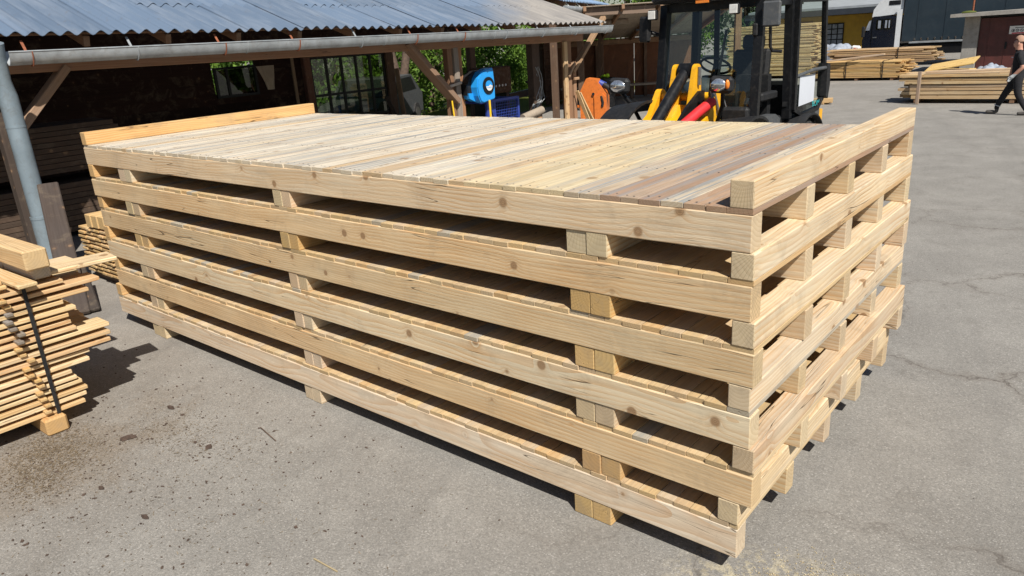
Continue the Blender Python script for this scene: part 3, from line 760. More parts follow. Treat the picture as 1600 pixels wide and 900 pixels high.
# leaning slab beside the downpipe, and the boards standing in the shed bay
o = beam('leaning_slab', (-8.36, .47, .98), (-6.34, -.20, .03), .21, .05, 'old', None, (.05, .036, .03, 0), upv=(0, 0, 1), ch=.012)
set_props(o, 'dark weathered slab leaning beside the downpipe', 'slab')
o = beam('leaning_slab', (-7.1, .16, .30), (-6.32, -.06, .03), .10, .04, 'old', None, (.03, .022, .018, 0), upv=(0, 0, 1), ch=.012)
set_props(o, 'short dark slab on the ground behind the leaning slab', 'slab')
for k, (y, zt, c, lab) in enumerate(((9.08, 1.72, (.36, .24, .15, 0), 'pale brown plank standing upright beside the tall shed window'), (8.86, 1.15, (.08, .06, .05, 0), 'dark short plank leaning in front of the tall shed window'))):
    o = beam('upright_plank', (-12.0+.1*k, y-.25*k, zt), (-11.85+.25*k, y+.12*k, 0), .03, .14, 'old', None, c, upv=(1, 0, 0))
    set_props(o, lab, 'plank')

# small sticker pile between shed and stack
def small_pile():
    # boards run along world y, ends face the camera
    root = empty('board_pile', (-7.28, .42, 0), 0, 'small stickered pile of short boards between the shed and the big stack', 'board pile')
    for s in (0.12, 1.6): beam('bearer', (-.4, s, .05), (.38, s, .05), .09, .1, 'old', root, rc(DARK))
    z = .10
    for i in range(11):
        x = -.36+random.uniform(-.02, .02)
        while x < .33:
            w = random.choice((.10, .13, .16, .2)); w = min(w, .38-x)
            if w < .05: break
            put('board', cbox(1.9, round(w-.012, 3), .024, .003), 'wood', root, (x+w/2, .95+random.uniform(-.012, .012), z+.012), (random.uniform(-.004, .004), 0, PI/2+random.uniform(-.003, .003)), tint(FRESH+[(.68, .50, .27)], .05, .08)); x += w
        z += .026
        for s in (.3, 1.6): put('sticker', cbox(.66, .03, .018, .002), 'wood', root, (0, s, z+.008), (0, 0, 0), tint(FRESH))
        z += .021
    for k in range(3):
        o = put('short_timber', cbox(1.2, .128, .135, .006), 'wood', None, (-7.28+.0+.135*k, .42+.60+random.uniform(-.01, .01), z+.068), (0, 0, PI/2), (.70, .50, .25, 0))
        set_props(o, ('left', 'middle', 'right')[k]+' of three square timbers on the small board pile', 'timber', 'square timbers on the small pile')
small_pile()

# sticker pile in the left foreground, its boards run along y and stick out towards the shed
def sticker_pile():
    X0 = -4.08
    root = empty('sticker_pile', (X0, -1.6, 0), 0, 'tall strapped pile of thin stickered boards at the left edge', 'board pile')
    ends = [-.99, -.97, -.955, -.975, -1.0, -1.02, -.90, -.885, -.75, -.74, -.73, -.93, -.945, -.95, -.90, -.96, -.80, -.72, -.93]
    z = .115
    for i, e in enumerate(ends):
        x = 0.0
        for j in range(6):
            w = random.choice((.14, .17, .19)); ee = e if j == 0 else e+random.uniform(-.14, .02 if j < 4 else .12)
            Lb = 3.4; yc = ee-Lb/2+1.6
            put('board', cbox(Lb, round(w-.006, 3), .025, .003), 'wood', root, (-x-w/2+random.uniform(-.012, .004), yc, z+.0125), (0, random.uniform(-.003, .003), PI/2+random.uniform(-.006, .006)), tint([(.66, .52, .32), (.70, .57, .36), (.62, .45, .25)], .05, .07)); x += w
        z += .0255
        dark = 11 <= i <= 15
        for yy in (-1.215-.0045*i+.012*math.sin(i*1.7), -2.6):
            put('sticker', cbox(1.06, .034+random.uniform(0, .012) if False else .038, .0195, .003), 'wood', root, (-.50+random.uniform(-.01, .02), yy+1.6, z+.0098), (0, 0, random.uniform(-.03, .03)), (.24, .22, .20, .5) if dark else tint(FRESH))
        z += .0197
    for yy in (-1.21, -2.6):
        put('foot_block', cbox(1.05, .13, .112, .012), 'wood', root, (-.47, yy+1.6, .056), (0, 0, .02), (.60, .40, .19, 0))
    st = MB(); zt = z+.01
    st.box((.012, .44, .1+(zt-.1)/2), (.004, .022, zt-.1)); st.box((-.5, .44, zt), (1.02, .022, .004)); st.box((.0, .44, .112), (.03, .022, .004))
    st.build('strap', 'plastic', root)
    # loose pieces lying on top
    T = z+.006
    def loose(nm, d, loc, along_x, c, lab, rz=0.0):
        o = put(nm, cbox(d[0], d[1], d[2], .006 if d[2] < .05 else .010), 'wood', None, loc, (0, 0, (0 if along_x else PI/2)+rz), c)
        return set_props(o, lab, 'timber' if d[2] > .05 else 'board')
    loose('cross_board', (.78, .11, .025), (X0+.10-.39, -1.165, T+.0125), True, (.66, .52, .31, 0), 'short board laid crosswise over the strap of the tall pile', .03)
    loose('short_timber', (1.0, .105, .085), (X0-.04-.5, -1.035, T+.0425), True, (.60, .56, .48, .5), 'grey-ended short timber under the square timber on the tall pile', .02)
    loose('wide_board', (1.0, .20, .025), (X0-.20, -.87-.5+.15, T+.0125-.0), False, (.72, .61, .41, 0), 'wide pale board sticking out behind the grey-ended timber', .0) if False else None
    loose('wide_board', (.42, .22, .026), (X0-.16, -.77, T+.014), False, (.72, .61, .41, 0), 'wide pale board sticking out beside the grey-ended timber', -.12)
    for k, (ye, w, lab) in enumerate(((-1.235, .15, 'lowest of three loose yellow boards at the front edge of the tall pile'), (-1.25, .14, 'middle of three loose yellow boards at the front edge of the tall pile'), (-1.27, .13, 'uppermost of three loose yellow boards at the front edge of the tall pile'))):
        loose('loose_board', (1.9, w, .027), (X0-.07-.01*k, ye-.95, T+.0135+.0275*k), False, (.66, .48, .25, 0), lab, .0)
    loose('square_timber', (2.1, .135, .125), (X0+.07-1.05, -1.085, T+.0865+.0625), True, (.66, .50, .29, 0), 'thick square timber with orange end lying across the tall pile', .02)
sticker_pile()
# end of another pile, just inside the left edge
def edge_boards():
    r = empty('edge_boards', (-6.9, -.95, 0), 0, 'ends of two yellow boards at the left edge in front of the shed', 'board pile')
    for k in range(2): put('board', cbox(1.6, .16, .03, .004), 'wood', r, (0, -.9, .98+.07*k), (0, 0, PI/2), tint(FRESH))
    for (x, y) in ((0, -.3), (0, -1.4)): beam('trestle_leg', (x, y, 0), (x, y, .96), .1, .1, 'old', r, rc(DARK))
edge_boards()

# ------------------------------------------------------------------ wheel loader behind the stack
def loader():
    r = empty('wheel_loader', (-3.13, 6.10, 0), 0, 'yellow compact wheel loader with black cab and open door behind the stack', 'wheel loader')
    B = lambda: MB()
    # wheels (front pair, rear pair)
    def wheel(x, y):
        t = B(); R, w = .50, .36
        prof = [(R*.55, -w/2), (R*.86, -w/2), (R*.97, -w*.36), (R, -w*.2), (R, w*.2), (R*.97, w*.36), (R*.86, w/2), (R*.55, w/2)]
        n = 36; V = []; F = []
        for i in range(n):
            a = 2*PI*i/n
            for (q, s) in prof: V.append((s, q*math.cos(a), q*math.sin(a)))
        k = len(prof)
        for i in range(n):
            for j in range(k-1): F.append((i*k+j, i*k+j+1, ((i+1) % n)*k+j+1, ((i+1) % n)*k+j))
        t.add(V, F, True)
        for i in range(18):
            a = 2*PI*i/18
            for s in (-1, 1):
                a2 = a+(.17 if s > 0 else 0)
                t.box((s*w*.25, (R+.008)*math.cos(a2), (R+.008)*math.sin(a2)), (w*.42, .06, .035), (a2-PI/2, 0, 0))
        o = t.build('wheel', 'rubber', r, (x, y, .515))
        h = B(); h.disc((0, 0, 0), (1, 0, 0), .29, .26, 24); h.disc((0, 0, 0), (1, 0, 0), .12, .30, 16); h.build('rim', 'yellow', o)
    for x in (-.62, .62):
        wheel(x, -.66); wheel(x, 1.30)
    # chassis and rear body
    B().box((0, .5, .62), (.72, 2.6, .36), ch=.03).build('chassis', 'black', r)
    b = B(); b.prism([(1.15, .70), (2.30, .62), (2.34, 1.10), (2.1, 1.34), (1.15, 1.42)], -.52, .52, 'yz'); b.build('bonnet', 'plastic', r)
    b = B(); b.prism([(2.16, .56), (2.40, .56), (2.42, .98), (2.18, 1.02)], -.60, .62, 'yz'); b.build('counterweight', 'yellow', r)
    b = B(); b.prism([(1.5, .98), (2.16, .88), (2.16, 1.04), (1.5, 1.14)], .53, .66, 'yz'); b.build('side_step', 'greyplastic', r)
    # cab floor, dash, side sill
    B().box((0, .55, .92), (1.18, 1.20, .28), ch=.03).build('cab_floor', 'plastic', r)
    b = B(); b.prism([(-.30, .84), (.62, .84), (.66, 1.06), (.50, 1.13), (-.12, 1.14)], .56, .68, 'yz'); b.build('cab_sill', 'greyplastic', r)
    b = B(); b.prism([(.0, 1.05), (.22, 1.05), (.26, 1.45), (.10, 1.52), (.0, 1.40)], -.40, .38, 'yz'); b.build('dashboard', 'plastic', r)
    B().ball((-.12, .16, 1.44), (.27, .18, .16)).build('dash_cover', 'greyplastic', r)
    b = B(); b.box((0, -.10, .86), (1.12, .10, .46), ch=.02); b.box((.42, .02, 1.12), (.34, .30, .30), ch=.03); b.build('dark_interior_fill', 'plastic', r)  # dark boxes added to stand in for the shaded cab interior
    b = B(); b.box((-.60, .5, 1.22), (.06, .95, .42), ch=.01); b.box((.0, 1.30, 1.26), (.98, .05, .40), ch=.01); b.build('inner_trim', 'plastic', r)
    b = B(); b.box((-.42, .85, 1.38), (.20, .55, .10), ch=.02); b.tube([(-.40, .62, 1.40), (-.40, .56, 1.62)], .016, 8); b.ball((-.40, .555, 1.64), .035); b.build('side_console', 'plastic', r)
    # pillars of the cab
    P = B()
    for s in (-1, 1):
        P.bar((s*.62, -.06, .70), (s*.60, .12, 2.46), .10, .10); P.bar((s*.64, .98, 1.02), (s*.61, .98, 2.46), .09, .10)
        P.bar((s*.50, 1.36, 1.10), (s*.48, 1.30, 2.46), .07, .07)
        P.bar((s*.61, .10, 2.42), (s*.61, 1.34, 2.42), .07, .09)
        P.bar((s*.63, .92, 1.20), (s*.50, 1.34, 1.20), .06, .06)
    P.bar((-.62, -.055, 1.06), (.62, -.055, 1.06), .08, .10); P.bar((-.6, .12, 2.42), (.6, .12, 2.42), .08, .10); P.bar((-.5, 1.34, 1.12), (.5, 1.34, 1.12), .06, .09)
    P.bar((-.645, -.04, 1.10), (-.65, .96, 1.10), .05, .10)
    P.build('cab_frame', 'black', r)
    roof = B(); roof.box((0, .62, 2.54), (1.34, 1.55, .13), ch=.04); roof.build('cab_roof', 'black', r)
    B().box((.0, -.13, 2.465), (.16, .03, .03)).build('marker_light', 'amber', r)
    # glass
    g = B(); g.add([(-.575, -.055, 1.11), (.575, -.055, 1.11), (.555, .115, 2.38), (-.555, .115, 2.38)], [(0, 1, 2, 3)]); g.build('windshield', 'glass', r)
    g = B(); g.add([(-.635, .0, 1.15), (-.635, .94, 1.15), (-.61, .94, 2.38), (-.605, .14, 2.38)], [(0, 1, 2, 3)]); g.build('side_window', 'glass', r)
    g = B(); g.add([(-.47, 1.345, 1.16), (.47, 1.345, 1.16), (.45, 1.30, 2.38), (-.45, 1.30, 2.38)], [(0, 1, 2, 3)]); g.build('rear_window', 'glass', r)
    # wiper
    w = B(); w.tube([(.34, -.06, 1.12), (.14, .02, 1.62)], .010, 6); w.tube([(.30, -.055, 1.12), (.11, .02, 1.62)], .007, 6)
    w.bar((.10, -.0, 1.30), (.20, .10, 2.14), .012, .03); w.build('wiper', 'black', r)
    # seat, console, steering wheel
    s = B(); s.box((.14, .72, 1.22), (.50, .48, .13), ch=.04); s.box((.14, .99, 1.56), (.48, .12, .64), (R_(-8), 0, 0), ch=.05); s.box((.14, 1.06, 1.96), (.28, .10, .18), (R_(-8), 0, 0), ch=.04); s.build('seat', 'plastic', r)
    b = B(); b.box((.47, .72, 1.32), (.10, .5, .10), ch=.02); b.build('armrest', 'plastic', r)
    b = B(); b.box((.0, .86, 1.30), (.9, .10, .55)); b.build('rear_panel', 'plastic', r)
    sw = B(); ax = Vector((0, .55, .84)); sw.torus((-.05, .36, 1.72), ax, .185, .016, 28, 7)
    for k in range(3):
        a = 2*PI*k/3; e = Vector((1, 0, 0)); f = ax.normalized().cross(e); q = Vector((-.05, .36, 1.72))
        sw.tube([q, q+(e*math.cos(a)+f*math.sin(a))*.18], .012, 6)
    sw.tube([(-.05, .36, 1.72), (-.05, .20, 1.46)], .03, 8); sw.build('steering_wheel', 'black', r)
    y = B(); y.box((.38, .92, 1.16), (.05, .03, .20)); y.build('hydraulic_tag', 'yellow', r)
    # open door swung back along the side
    hx, hy = .70, 1.02
    d = empty('door_pivot_tmp'); bpy.data.objects.remove(d)
    ang = R_(84)
    def D(s, z, off=0.0): return (hx+math.cos(ang)*s-math.sin(ang)*off*-1, hy+math.sin(ang)*s, z)
    out = [(0, 2.42), (.72, 2.42), (.80, 1.66), (.80, 1.20), (.66, 1.07), (.22, 1.03), (0, 1.12)]
    f = B()
    for a, b2 in zip(out, out[1:]+out[:1]): f.bar(D(*a), D(*b2), .05, .06, upv=(1, -.1, 0))
    door = f.build('door', 'black', r)
    g = B(); g.add([D(*p) for p in out], [tuple(range(len(out)))]); g.build('door_glass', 'glass', door)
    p = B(); q = [D(.12, 1.52), D(.54, 1.52), D(.54, 1.18), D(.12, 1.15)]; q = [(v[0]+.012, v[1], v[2]) for v in q]; q2 = [(v[0]+.003, v[1], v[2]) for v in q]
    p.add(q+q2, [(0, 1, 2, 3), (7, 6, 5, 4), (0, 4, 5, 1), (1, 5, 6, 2), (2, 6, 7, 3), (3, 7, 4, 0)]); p.build('paper_sheet', 'paper', door)
    h = B(); h.tube([D(.02, 1.52), D(.40, 1.58, .05), D(.76, 1.58, .05)], .022, 8); h.build('door_rail', 'greyplastic', door)
    h = B(); c = D(.80, 1.42); h.prism([(c[1]-.05, c[2]+.22), (c[1]+.06, c[2]+.20), (c[1]+.10, c[2]-.05), (c[1]+.05, c[2]-.24), (c[1]-.04, c[2]-.20)], c[0]-.05, c[0]+.07, 'yz'); h.build('door_latch', 'plastic', door)
    tx = bpy.data.curves.new('t', 'FONT'); tx.body = 'BOM'; tx.size = .10; tx.extrude = .001
    to = bpy.data.objects.new('t', tx); COL.objects.link(to); bpy.context.view_layer.update()
    me = bpy.data.meshes.new_from_object(to.evaluated_get(bpy.context.evaluated_depsgraph_get())); bpy.data.objects.remove(to)
    put('door_lettering', me, 'teal', door, (D(.50, .955)[0]+.016, D(.50, .955)[1], 1.11), (PI/2, 0, ang))
    # mirrors
    m = B(); m.box((.76, .02, 2.28), (.20, .06, .27), (0, 0, .15), ch=.03); mo = m.build('mirror', 'greyplastic', r)
    a = B(); a.tube([(.60, .12, 2.30), (.68, .10, 2.28), (.72, .06, 2.26)], .016, 7); a.tube([(.74, .05, 2.16), (.745, .06, 1.93), (.76, .09, 1.88), (.86, .12, 1.87)], .018, 7); a.build('mirror_arm', 'black', mo)
    m = B(); m.box((-.80, -.05, 2.20), (.17, .07, .30), (0, .06, -.25), ch=.03); mo = m.build('mirror', 'plastic', r)
    a = B(); a.tube([(-.60, .10, 2.10), (-.70, .02, 2.14), (-.79, -.02, 2.18)], .024, 7); a.tube([(-.80, -.06, 2.2), (-.92, -.06, 2.2)], .012, 6); a.build('mirror_arm', 'black', mo)
    m = B(); m.box((.58, .02, 2.12), (.06, .05, .14), (0, 0, .1), ch=.015); m.build('mirror_small', 'plastic', r)
    # work lights on the roof edge
    for sx in (-.66, .38):
        m = B(); m.box((sx, -.10, 2.36), (.12, .07, .12), ch=.015); wo = m.build('work_light', 'plastic', r)
        B().box((sx, -.14, 2.36), (.095, .012, .095), ch=.005).build('lens', 'white', wo)
    # headlights on stalks from the mudguards
    for sx, name in ((-.78, 'l'), (.52, 'r')):
        m = B(); m.box((sx, -.70, 1.58), (.26, .12, .18), (0, .06, .1), ch=.05); ho = m.build('headlight', 'plastic', r)
        m = B(); m.ball((sx-.015 if sx > 0 else sx, -.752, 1.58), (.092 if sx > 0 else .108, .03, .070), 20, 12); m.build('lens', 'lamp', ho)
        if sx > 0: B().ball((sx+.088, -.748, 1.585), (.026, .025, .052), 12, 8).build('indicator', 'amber', ho)
        a = B(); a.tube([(sx, -.66, 1.50), (sx+(-.04 if sx > 0 else .10), -.58, 1.34), (sx+(-.14 if sx > 0 else .18), -.5, 1.12)], .024, 8); a.build('stalk', 'black', ho)
    # front mudguards
    for sx in (-.64, .70):
        V = []; F = []; n = 14
        for i in range(n+1):
            an = R_(178-118*i/n)
            q_ = .82 if sx < 0 else .66; cy, cz = -.60+.98*q_*math.cos(an), .58+q_*math.sin(an)
            for (xx, dz) in ((sx-.22, -.05), (sx+.20, 0), (sx+.20, -.03), (sx-.22, -.08)): V.append((xx, cy, cz+dz))
        for i in range(n):
            for j in range(4): F.append((i*4+j, i*4+(j+1) % 4, (i+1)*4+(j+1) % 4, (i+1)*4+j))
        F += [(0, 1, 2, 3), (n*4+3, n*4+2, n*4+1, n*4)]
        m = B(); m.add(V, F, True); m.build('mudguard', 'plastic', r)
    for sx in (-.66, .66):
        V = []; F = []; n = 12
        for i in range(n+1):
            an = R_(165-140*i/n); cy, cz = 1.30+.56*math.cos(an)*-1, .50+.55*math.sin(an)
            for (xx, dz) in ((sx-.2, 0), (sx+.2, 0), (sx+.2, -.02), (sx-.2, -.02)): V.append((xx, cy, cz+dz))
        for i in range(n):
            for j in range(4): F.append((i*4+j, i*4+(j+1) % 4, (i+1)*4+(j+1) % 4, (i+1)*4+j))
        F += [(0, 1, 2, 3), (n*4+3, n*4+2, n*4+1, n*4)]
        m = B(); m.add(V, F, True); m.build('mudguard', 'plastic', r)
    # front tower and loader arm (yellow plates), tilt cylinder, hoses
    def plate(name, x, t, pts): return B().prism(pts, x-t/2, x+t/2, 'yz').build(name, 'yellow', r)
    lobe = lambda cy, cz, rad, a0, a1, n=8: [(cy+rad*math.cos(R_(a0+(a1-a0)*i/n)), cz+rad*math.sin(R_(a0+(a1-a0)*i/n))) for i in range(n+1)]
    for x in (-.15, .10):
        plate('tilt_lever', x, .05, lobe(-.46, 1.72, .075, 160, -20)+[(-.38, 1.40), (-.55, 1.05), (-.80, .95), (-.86, 1.05), (-.66, 1.30)])
    for x in (-.42, .30):
        plate('lift_arm', x, .07, lobe(-.36, 1.42, .09, 150, -30)+[(-.30, 1.15), (-.95, .74), (-1.75, .50), (-1.80, .66), (-1.10, .98), (-.62, 1.24)])
    b = B(); b.tube([(-.42, -.62, 1.12), (.30, -.62, 1.12)], .085, 14); b.tube([(-.42, -.36, 1.42), (.30, -.36, 1.42)], .05, 12); b.build('cross_tube', 'yellow', r)
    b = B(); b.prism([(-.18, .80), (-.18, 1.30), (-.50, 1.34), (-.70, 1.10), (-.70, .70)], -.26, .20, 'yz'); b.build('front_tower', 'yellow', r)
    c = B(); c.tube([(-.03, -.44, 1.735), (-.04, -1.22, 1.16)], .066, 16); c.tube([(-.04, -1.20, 1.175), (-.04, -1.72, .80)], .035, 12); c.tube([(-.10, -.46, 1.72), (.04, -.46, 1.72)], .085, 16)
    c.build('tilt_cylinder', 'black', r)
    B().tube([(.14, -.462, 1.76), (.14, -.47, 1.56)], .022, 8).build('pin_guard', 'steel', r)
    plate2 = B().prism([(-.44, 1.50), (-.56, 1.50), (-.85, 1.36), (-1.2, 1.12), (-1.35, .95), (-1.0, .90), (-.44, 1.15)], .165, .20, 'yz').build('arm_guard', 'black', r)
    b = B(); b.tube([(.36, -.58, 1.39), (.31, -.80, 1.30), (.25, -1.1, 1.17), (.16, -1.5, .98)], .058, 12); b.build('hose_sleeve', 'red', r)
    b = B()
    for k in range(3): b.tube([(.30+.03*k, -.40, 1.20+.02*k), (.27+.03*k, -.46, 1.46), (.32+.02*k, -.54, 1.53-.03*k), (.37, -.60, 1.44), (.35, -.66, 1.36)], .018, 7)
    b.build('hydraulic_hose', 'steel', r)
    b = B(); b.tube([(-.05, -.72, 1.02), (-.18, -1.0, .98), (-.2, -1.5, .8)], .03, 8); b.build('lift_rod', 'chrome', r)
    # fork carriage and forks reaching under the stack side
    b = B(); b.box((0, -1.84, .52), (1.1, .08, .10)); b.box((0, -1.84, .92), (1.1, .08, .08))
    for x in (-.42, .30): b.box((x, -1.84, .70), (.08, .07, .5))
    b.build('fork_carriage', 'black', r)
    for x in (-.40, .36):
        b = B(); b.box((x, -1.92, .60), (.10, .05, .80)); b.box((x, -2.60, .225), (.10, 1.32, .045)); b.build('fork', 'steel', r)
loader()

# ------------------------------------------------------------------ sheds behind
def far_sheds():
    A = Vector((-10.9, 13.5, 0)); d = Vector((-.366, .931, 0)); ang = math.atan2(d.y, d.x)
    r = empty('far_shed', A, ang, 'farther shed with blue corrugated roof and its own gutter', 'shed')
    nw = 34; wl_ = .177; V = []; F = []; seg = 6; cols = nw*seg+1
    for t in (0, 1):
        for i in range(cols):
            for (yy, zz) in ((-.35, 3.00), (3.2, 4.0)): V.append((-.3+i*wl_/seg, yy, zz+.026*math.sin(2*PI*i/seg)-.006*t))
    o2 = cols*2
    for i in range(cols-1):
        F += [(2*i, 2*i+2, 2*i+3, 2*i+1), (o2+2*i, o2+2*i+1, o2+2*i+3, o2+2*i+2), (2*i, o2+2*i, o2+2*i+2, 2*i+2)]
    m = MB(); m.add(V, F, True); m.build('roof', 'roof2', r)
    m = MB(); m.tube([(-.3, -.42, 2.80), (5.85, -.42, 2.76)], .075, 12); g = m.build('gutter', 'galv', r)
    for k in range(5):
        MB().bar((.5+1.25*k, -.42, 2.78), (.5+1.25*k, -.2, 3.0), .03, .02).build('gutter_bracket', 'white', g)
    for k in range(6):
        beam('rafter', (.2+1.1*k, -.3, 2.93), (.2+1.1*k, 3.0, 3.86), .08, .12, 'old', r, rc(BROWN))
    beam('wall_plate', (-.3, 0, 2.84), (6.0, 0, 2.84), .14, .16, 'old', r, rc(DARK))
    for x in (0.0, 3.0, 5.9): beam('post', (x, 0, 0), (x, 0, 2.8), .16, .16, 'old', r, rc(DARK))
    for i in range(14): beam('wall_board', (4.7, 1.6, .12+.21*i), (6.0, 1.6, .12+.21*i), .03, .2, 'darkboard', r, rc((.09, .05, .035), .3), ch=.003)
    # open lean-to facing the camera
    r = empty('lean_to', (-12.8, 20.5, 0), math.atan2(.638, .77), 'open lean-to with pale ceiling boards and brown panel wall', 'shed')
    sl = math.atan2(.85, 5.2)
    for i in range(15):
        x0 = -3.1+i*.36
        beam('ceiling_board', (x0, -5.4, 2.86), (x0, .1, 1.97), .352, .02, 'ceilboard', r, (1, 1, 1, 0), ch=.002)
    for i in range(6): beam('rafter', (-3.1+i*1.02, -5.6, 2.80), (-3.1+i*1.02, .1, 1.88), .08, .13, 'old', r, rc((.28, .16, .09)))
    beam('front_beam', (-3.2, -5.2, 2.74), (-.15, -5.2, 2.70), .16, .20, 'old', r, (.20, .145, .11, 0))
    beam('back_beam', (-3.2, -.12, 1.84), (2.2, -.12, 1.84), .12, .16, 'old', r, (.28, .17, .10, 0))
    beam('mid_beam', (-2.6, -3.4, 2.44), (-.6, -3.4, 2.44), .10, .12, 'old', r, (.32, .27, .22, 0))
    for i in range(5):
        beam('wall_panel', (-3.2+1.1*i, 0, .98), (-3.2+1.1*i+1.08, 0, .98), .03, 1.92, 'osb', r, (1, 1, 1, 0), ch=.004)
    for x in (-3.1, -1.2, .45): beam('post', (x, -.1, 0), (x, -.1, 1.9), .10, .12, 'old', r, rc(DARK))
    beam('post', (2.1, -5.2, 0), (2.1, -5.2, 2.7), .16, .16, 'old', r, rc(BROWN))
    b = empty('long_bench', (-12.35, 20.05, 0), math.atan2(.638, .77), 'long low bench against the brown panel wall of the lean-to', 'bench')
    beam('top', (-2.6, -.25, .46), (1.9, -.25, .46), .45, .06, 'old', b, (.40, .33, .26, 0))
    for x in (-2.3, -.2, 1.6): beam('leg', (x, -.25, 0), (x, -.25, .43), .1, .1, 'old', b, rc(DARK))
    v = MB(); v.ball((0, 0, 0), (.12, .12, .05), 12, 8); v.box((.10, -.02, .01), (.10, .12, .12), (0, .2, .1), ch=.03); v.box((-.08, .02, -.01), (.14, .14, .07), (0, -.3, 0), ch=.02)
    mesh_thing(v, 'safety_vest', 'hivis', 'bright yellow-green safety vest lying in the lean-to', 'vest', loc=(-11.75, 17.2, .92))
    o = empty('barrel', (-11.75, 17.2, 0), 0, 'dark barrel under the yellow-green safety vest', 'barrel')
    MB().tube([(0, 0, 0), (0, 0, .30), (0, 0, .60), (0, 0, .86)], [.29, .30, .30, .29], 20).build('body', 'black', o)
    for z in (.29, .58, .86): MB().torus((0, 0, z), (0, 0, 1), .30, .012, 20, 6).build('hoop', 'black', o)
def mat_roof2():
    return mat_plain('blue_corrugated_sheet', (.20, .30, .45), .5, 0, .15, 1.5, dirt=(.35, .38, .42), dirt_amt=.4)
M['roof2'] = mat_roof2()
far_sheds()

# ------------------------------------------------------------------ lumber in the yard
YEL = [(.62, .44, .20), (.66, .48, .23), (.58, .40, .18), (.54, .37, .19)]
def rand_pile(name, label, cat, loc, x0, x1, depth, z0, z1, th, gap, ragged=.15, cols=YEL, bw=.2, group=None, tilt=.004, straps=(), bearers=True):
    r = empty(name, loc, 0, label, cat, group); z = z0
    while z < z1-.01:
        y = 0; t = th*random.uniform(.85, 1.2)
        while y < depth-.05:
            w = min(bw*random.uniform(.8, 1.25), depth-y)
            a = x0+random.uniform(-ragged, ragged*.4) if random.random() < .75 else x0+random.uniform(0, ragged); b = x1+random.uniform(-ragged, ragged)
            put('board', cbox(round(b-a, 1), round(w-.01, 2), round(t, 3), .004), 'wood', r, ((a+b)/2, y+w/2+random.uniform(-.015, .015), z+t/2), (random.uniform(-.01, .01), random.uniform(-tilt, tilt), random.uniform(-.006, .006)), tint(cols, .1, .1)); y += w
        z += t+gap*random.uniform(.5, 1.3)
    if bearers:
        for k in range(3):
            x = x0+.3+(x1-x0-.6)*k/2; beam('bearer', (x, .02, z0-.05), (x, depth, z0-.05), .1, .096, 'old', r, rc(BROWN))
    for x in straps:
        s = MB(); s.box((x, -.025, (z0+z1)/2), (.03, .012, z1-z0+.04)); s.box((x, depth/2, z1+.03), (.03, depth+.06, .008)); s.build('strap', 'plastic', r)
    return r
# pile with a stake beside the walking man
p1 = rand_pile('plank_pile', 'long low pile of rough planks beside the walking man', 'plank pile', (0, 18.55, 0), -3.75, .9, 1.1, .11, .66, .07, .022, .22, [(.55, .42, .25), (.58, .46, .28), (.50, .37, .20), (.46, .37, .25)], .26, tilt=.002)
o = beam('stake', (-3.38, 18.38, 0), (-3.38, 18.38, .78), .07, .09, 'old', None, (.34, .26, .20, 0)); set_props(o, 'upright wooden stake at the front of the long plank pile', 'stake')
o = beam('rough_slab', (-3.3, 18.66, .745), (-.3, 18.72, .80), .20, .05, 'wood', None, (.60, .47, .33, 0)); set_props(o, 'rough slab with bark lying on top of the long plank pile', 'slab')
o = beam('rough_slab', (-1.75, 18.62, .69), (.8, 18.60, .70), .14, .06, 'wood', None, (.55, .43, .28, 0)); set_props(o, 'narrow slab at the front of the long plank pile top', 'slab')
r = rand_pile('yellow_board_pile', 'pile of fresh yellow boards with slanting top behind the long plank pile', 'board pile', (0, 20.6, 0), -3.6, -2.72, 1.2, .11, .62, .05, .006, .06, [(.70, .52, .22)], .16)
for k in range(6): put('board', cbox(1.15, .15, .03, .003), 'wood', r, (-3.18, .05+.15*k, .72+.022*k), (.16, -.17, 0), tint([(.72, .53, .22)], 0, .06))
def film_heap(name, label, loc, sx, sy, sz, mat, seed):
    rnd = random.Random(seed); m = MB(); n, k = 22, 14; V = []; F = []
    for j in range(k+1):
        for i in range(n+1):
            u = i/n*2-1; v = j/k*2-1
            e = max(0, 1-u*u)**.5*max(0, 1-v*v)**.5
            V.append((u*sx/2, v*sy/2, sz*e**.6*(.9+.10*math.sin(u*7+v*5+seed)*math.cos(v*9-u*3))+rnd.uniform(-.006, .006)*e))
    for j in range(k):
        for i in range(n): F.append((j*(n+1)+i, j*(n+1)+i+1, (j+1)*(n+1)+i+1, (j+1)*(n+1)+i))
    m.add(V, F, True); return mesh_thing(m, name, mat, label, 'tarpaulin', loc=loc)
film_heap('plastic_cover', 'pale blue plastic cover bulging behind the long plank pile', (-2.25, 21.0, .0), 1.0, 1.2, .80, 'film', 2)
# strapped piles in the middle distance
rand_pile('strapped_pile', 'strapped pile of yellow boards on the ground beside the loader door', 'board pile', (0, 25.8, 0), -8.4, -5.5, 1.3, .10, .62, .035, .012, .30, YEL, .2, 'strapped piles in the yard', straps=(-6.1, -7.3))
rand_pile('strapped_pile', 'browner board bundle lying on and behind the yellow strapped pile', 'board pile', (0, 27.2, 0), -8.3, -5.0, 1.2, .50, .98, .045, .02, .30, [(.44, .33, .21), (.40, .29, .18), (.50, .38, .22)], .22, 'strapped piles in the yard', bearers=False, straps=(-6.0,))
r = empty('bundle_trestle', (-6.6, 27.8, 0), 0, 'timber trestle carrying the browner board bundle', 'trestle')
for x in (-1.4, -.3, .6): beam('bearer', (x, -.55, .45), (x, .55, .45), .12, .098, 'old', r, rc(DARK)); beam('leg', (x, -.4, 0), (x, -.4, .40), .12, .12, 'old', r, rc(DARK)); beam('leg', (x, .4, 0), (x, .4, .40), .12, .12, 'old', r, rc(DARK))
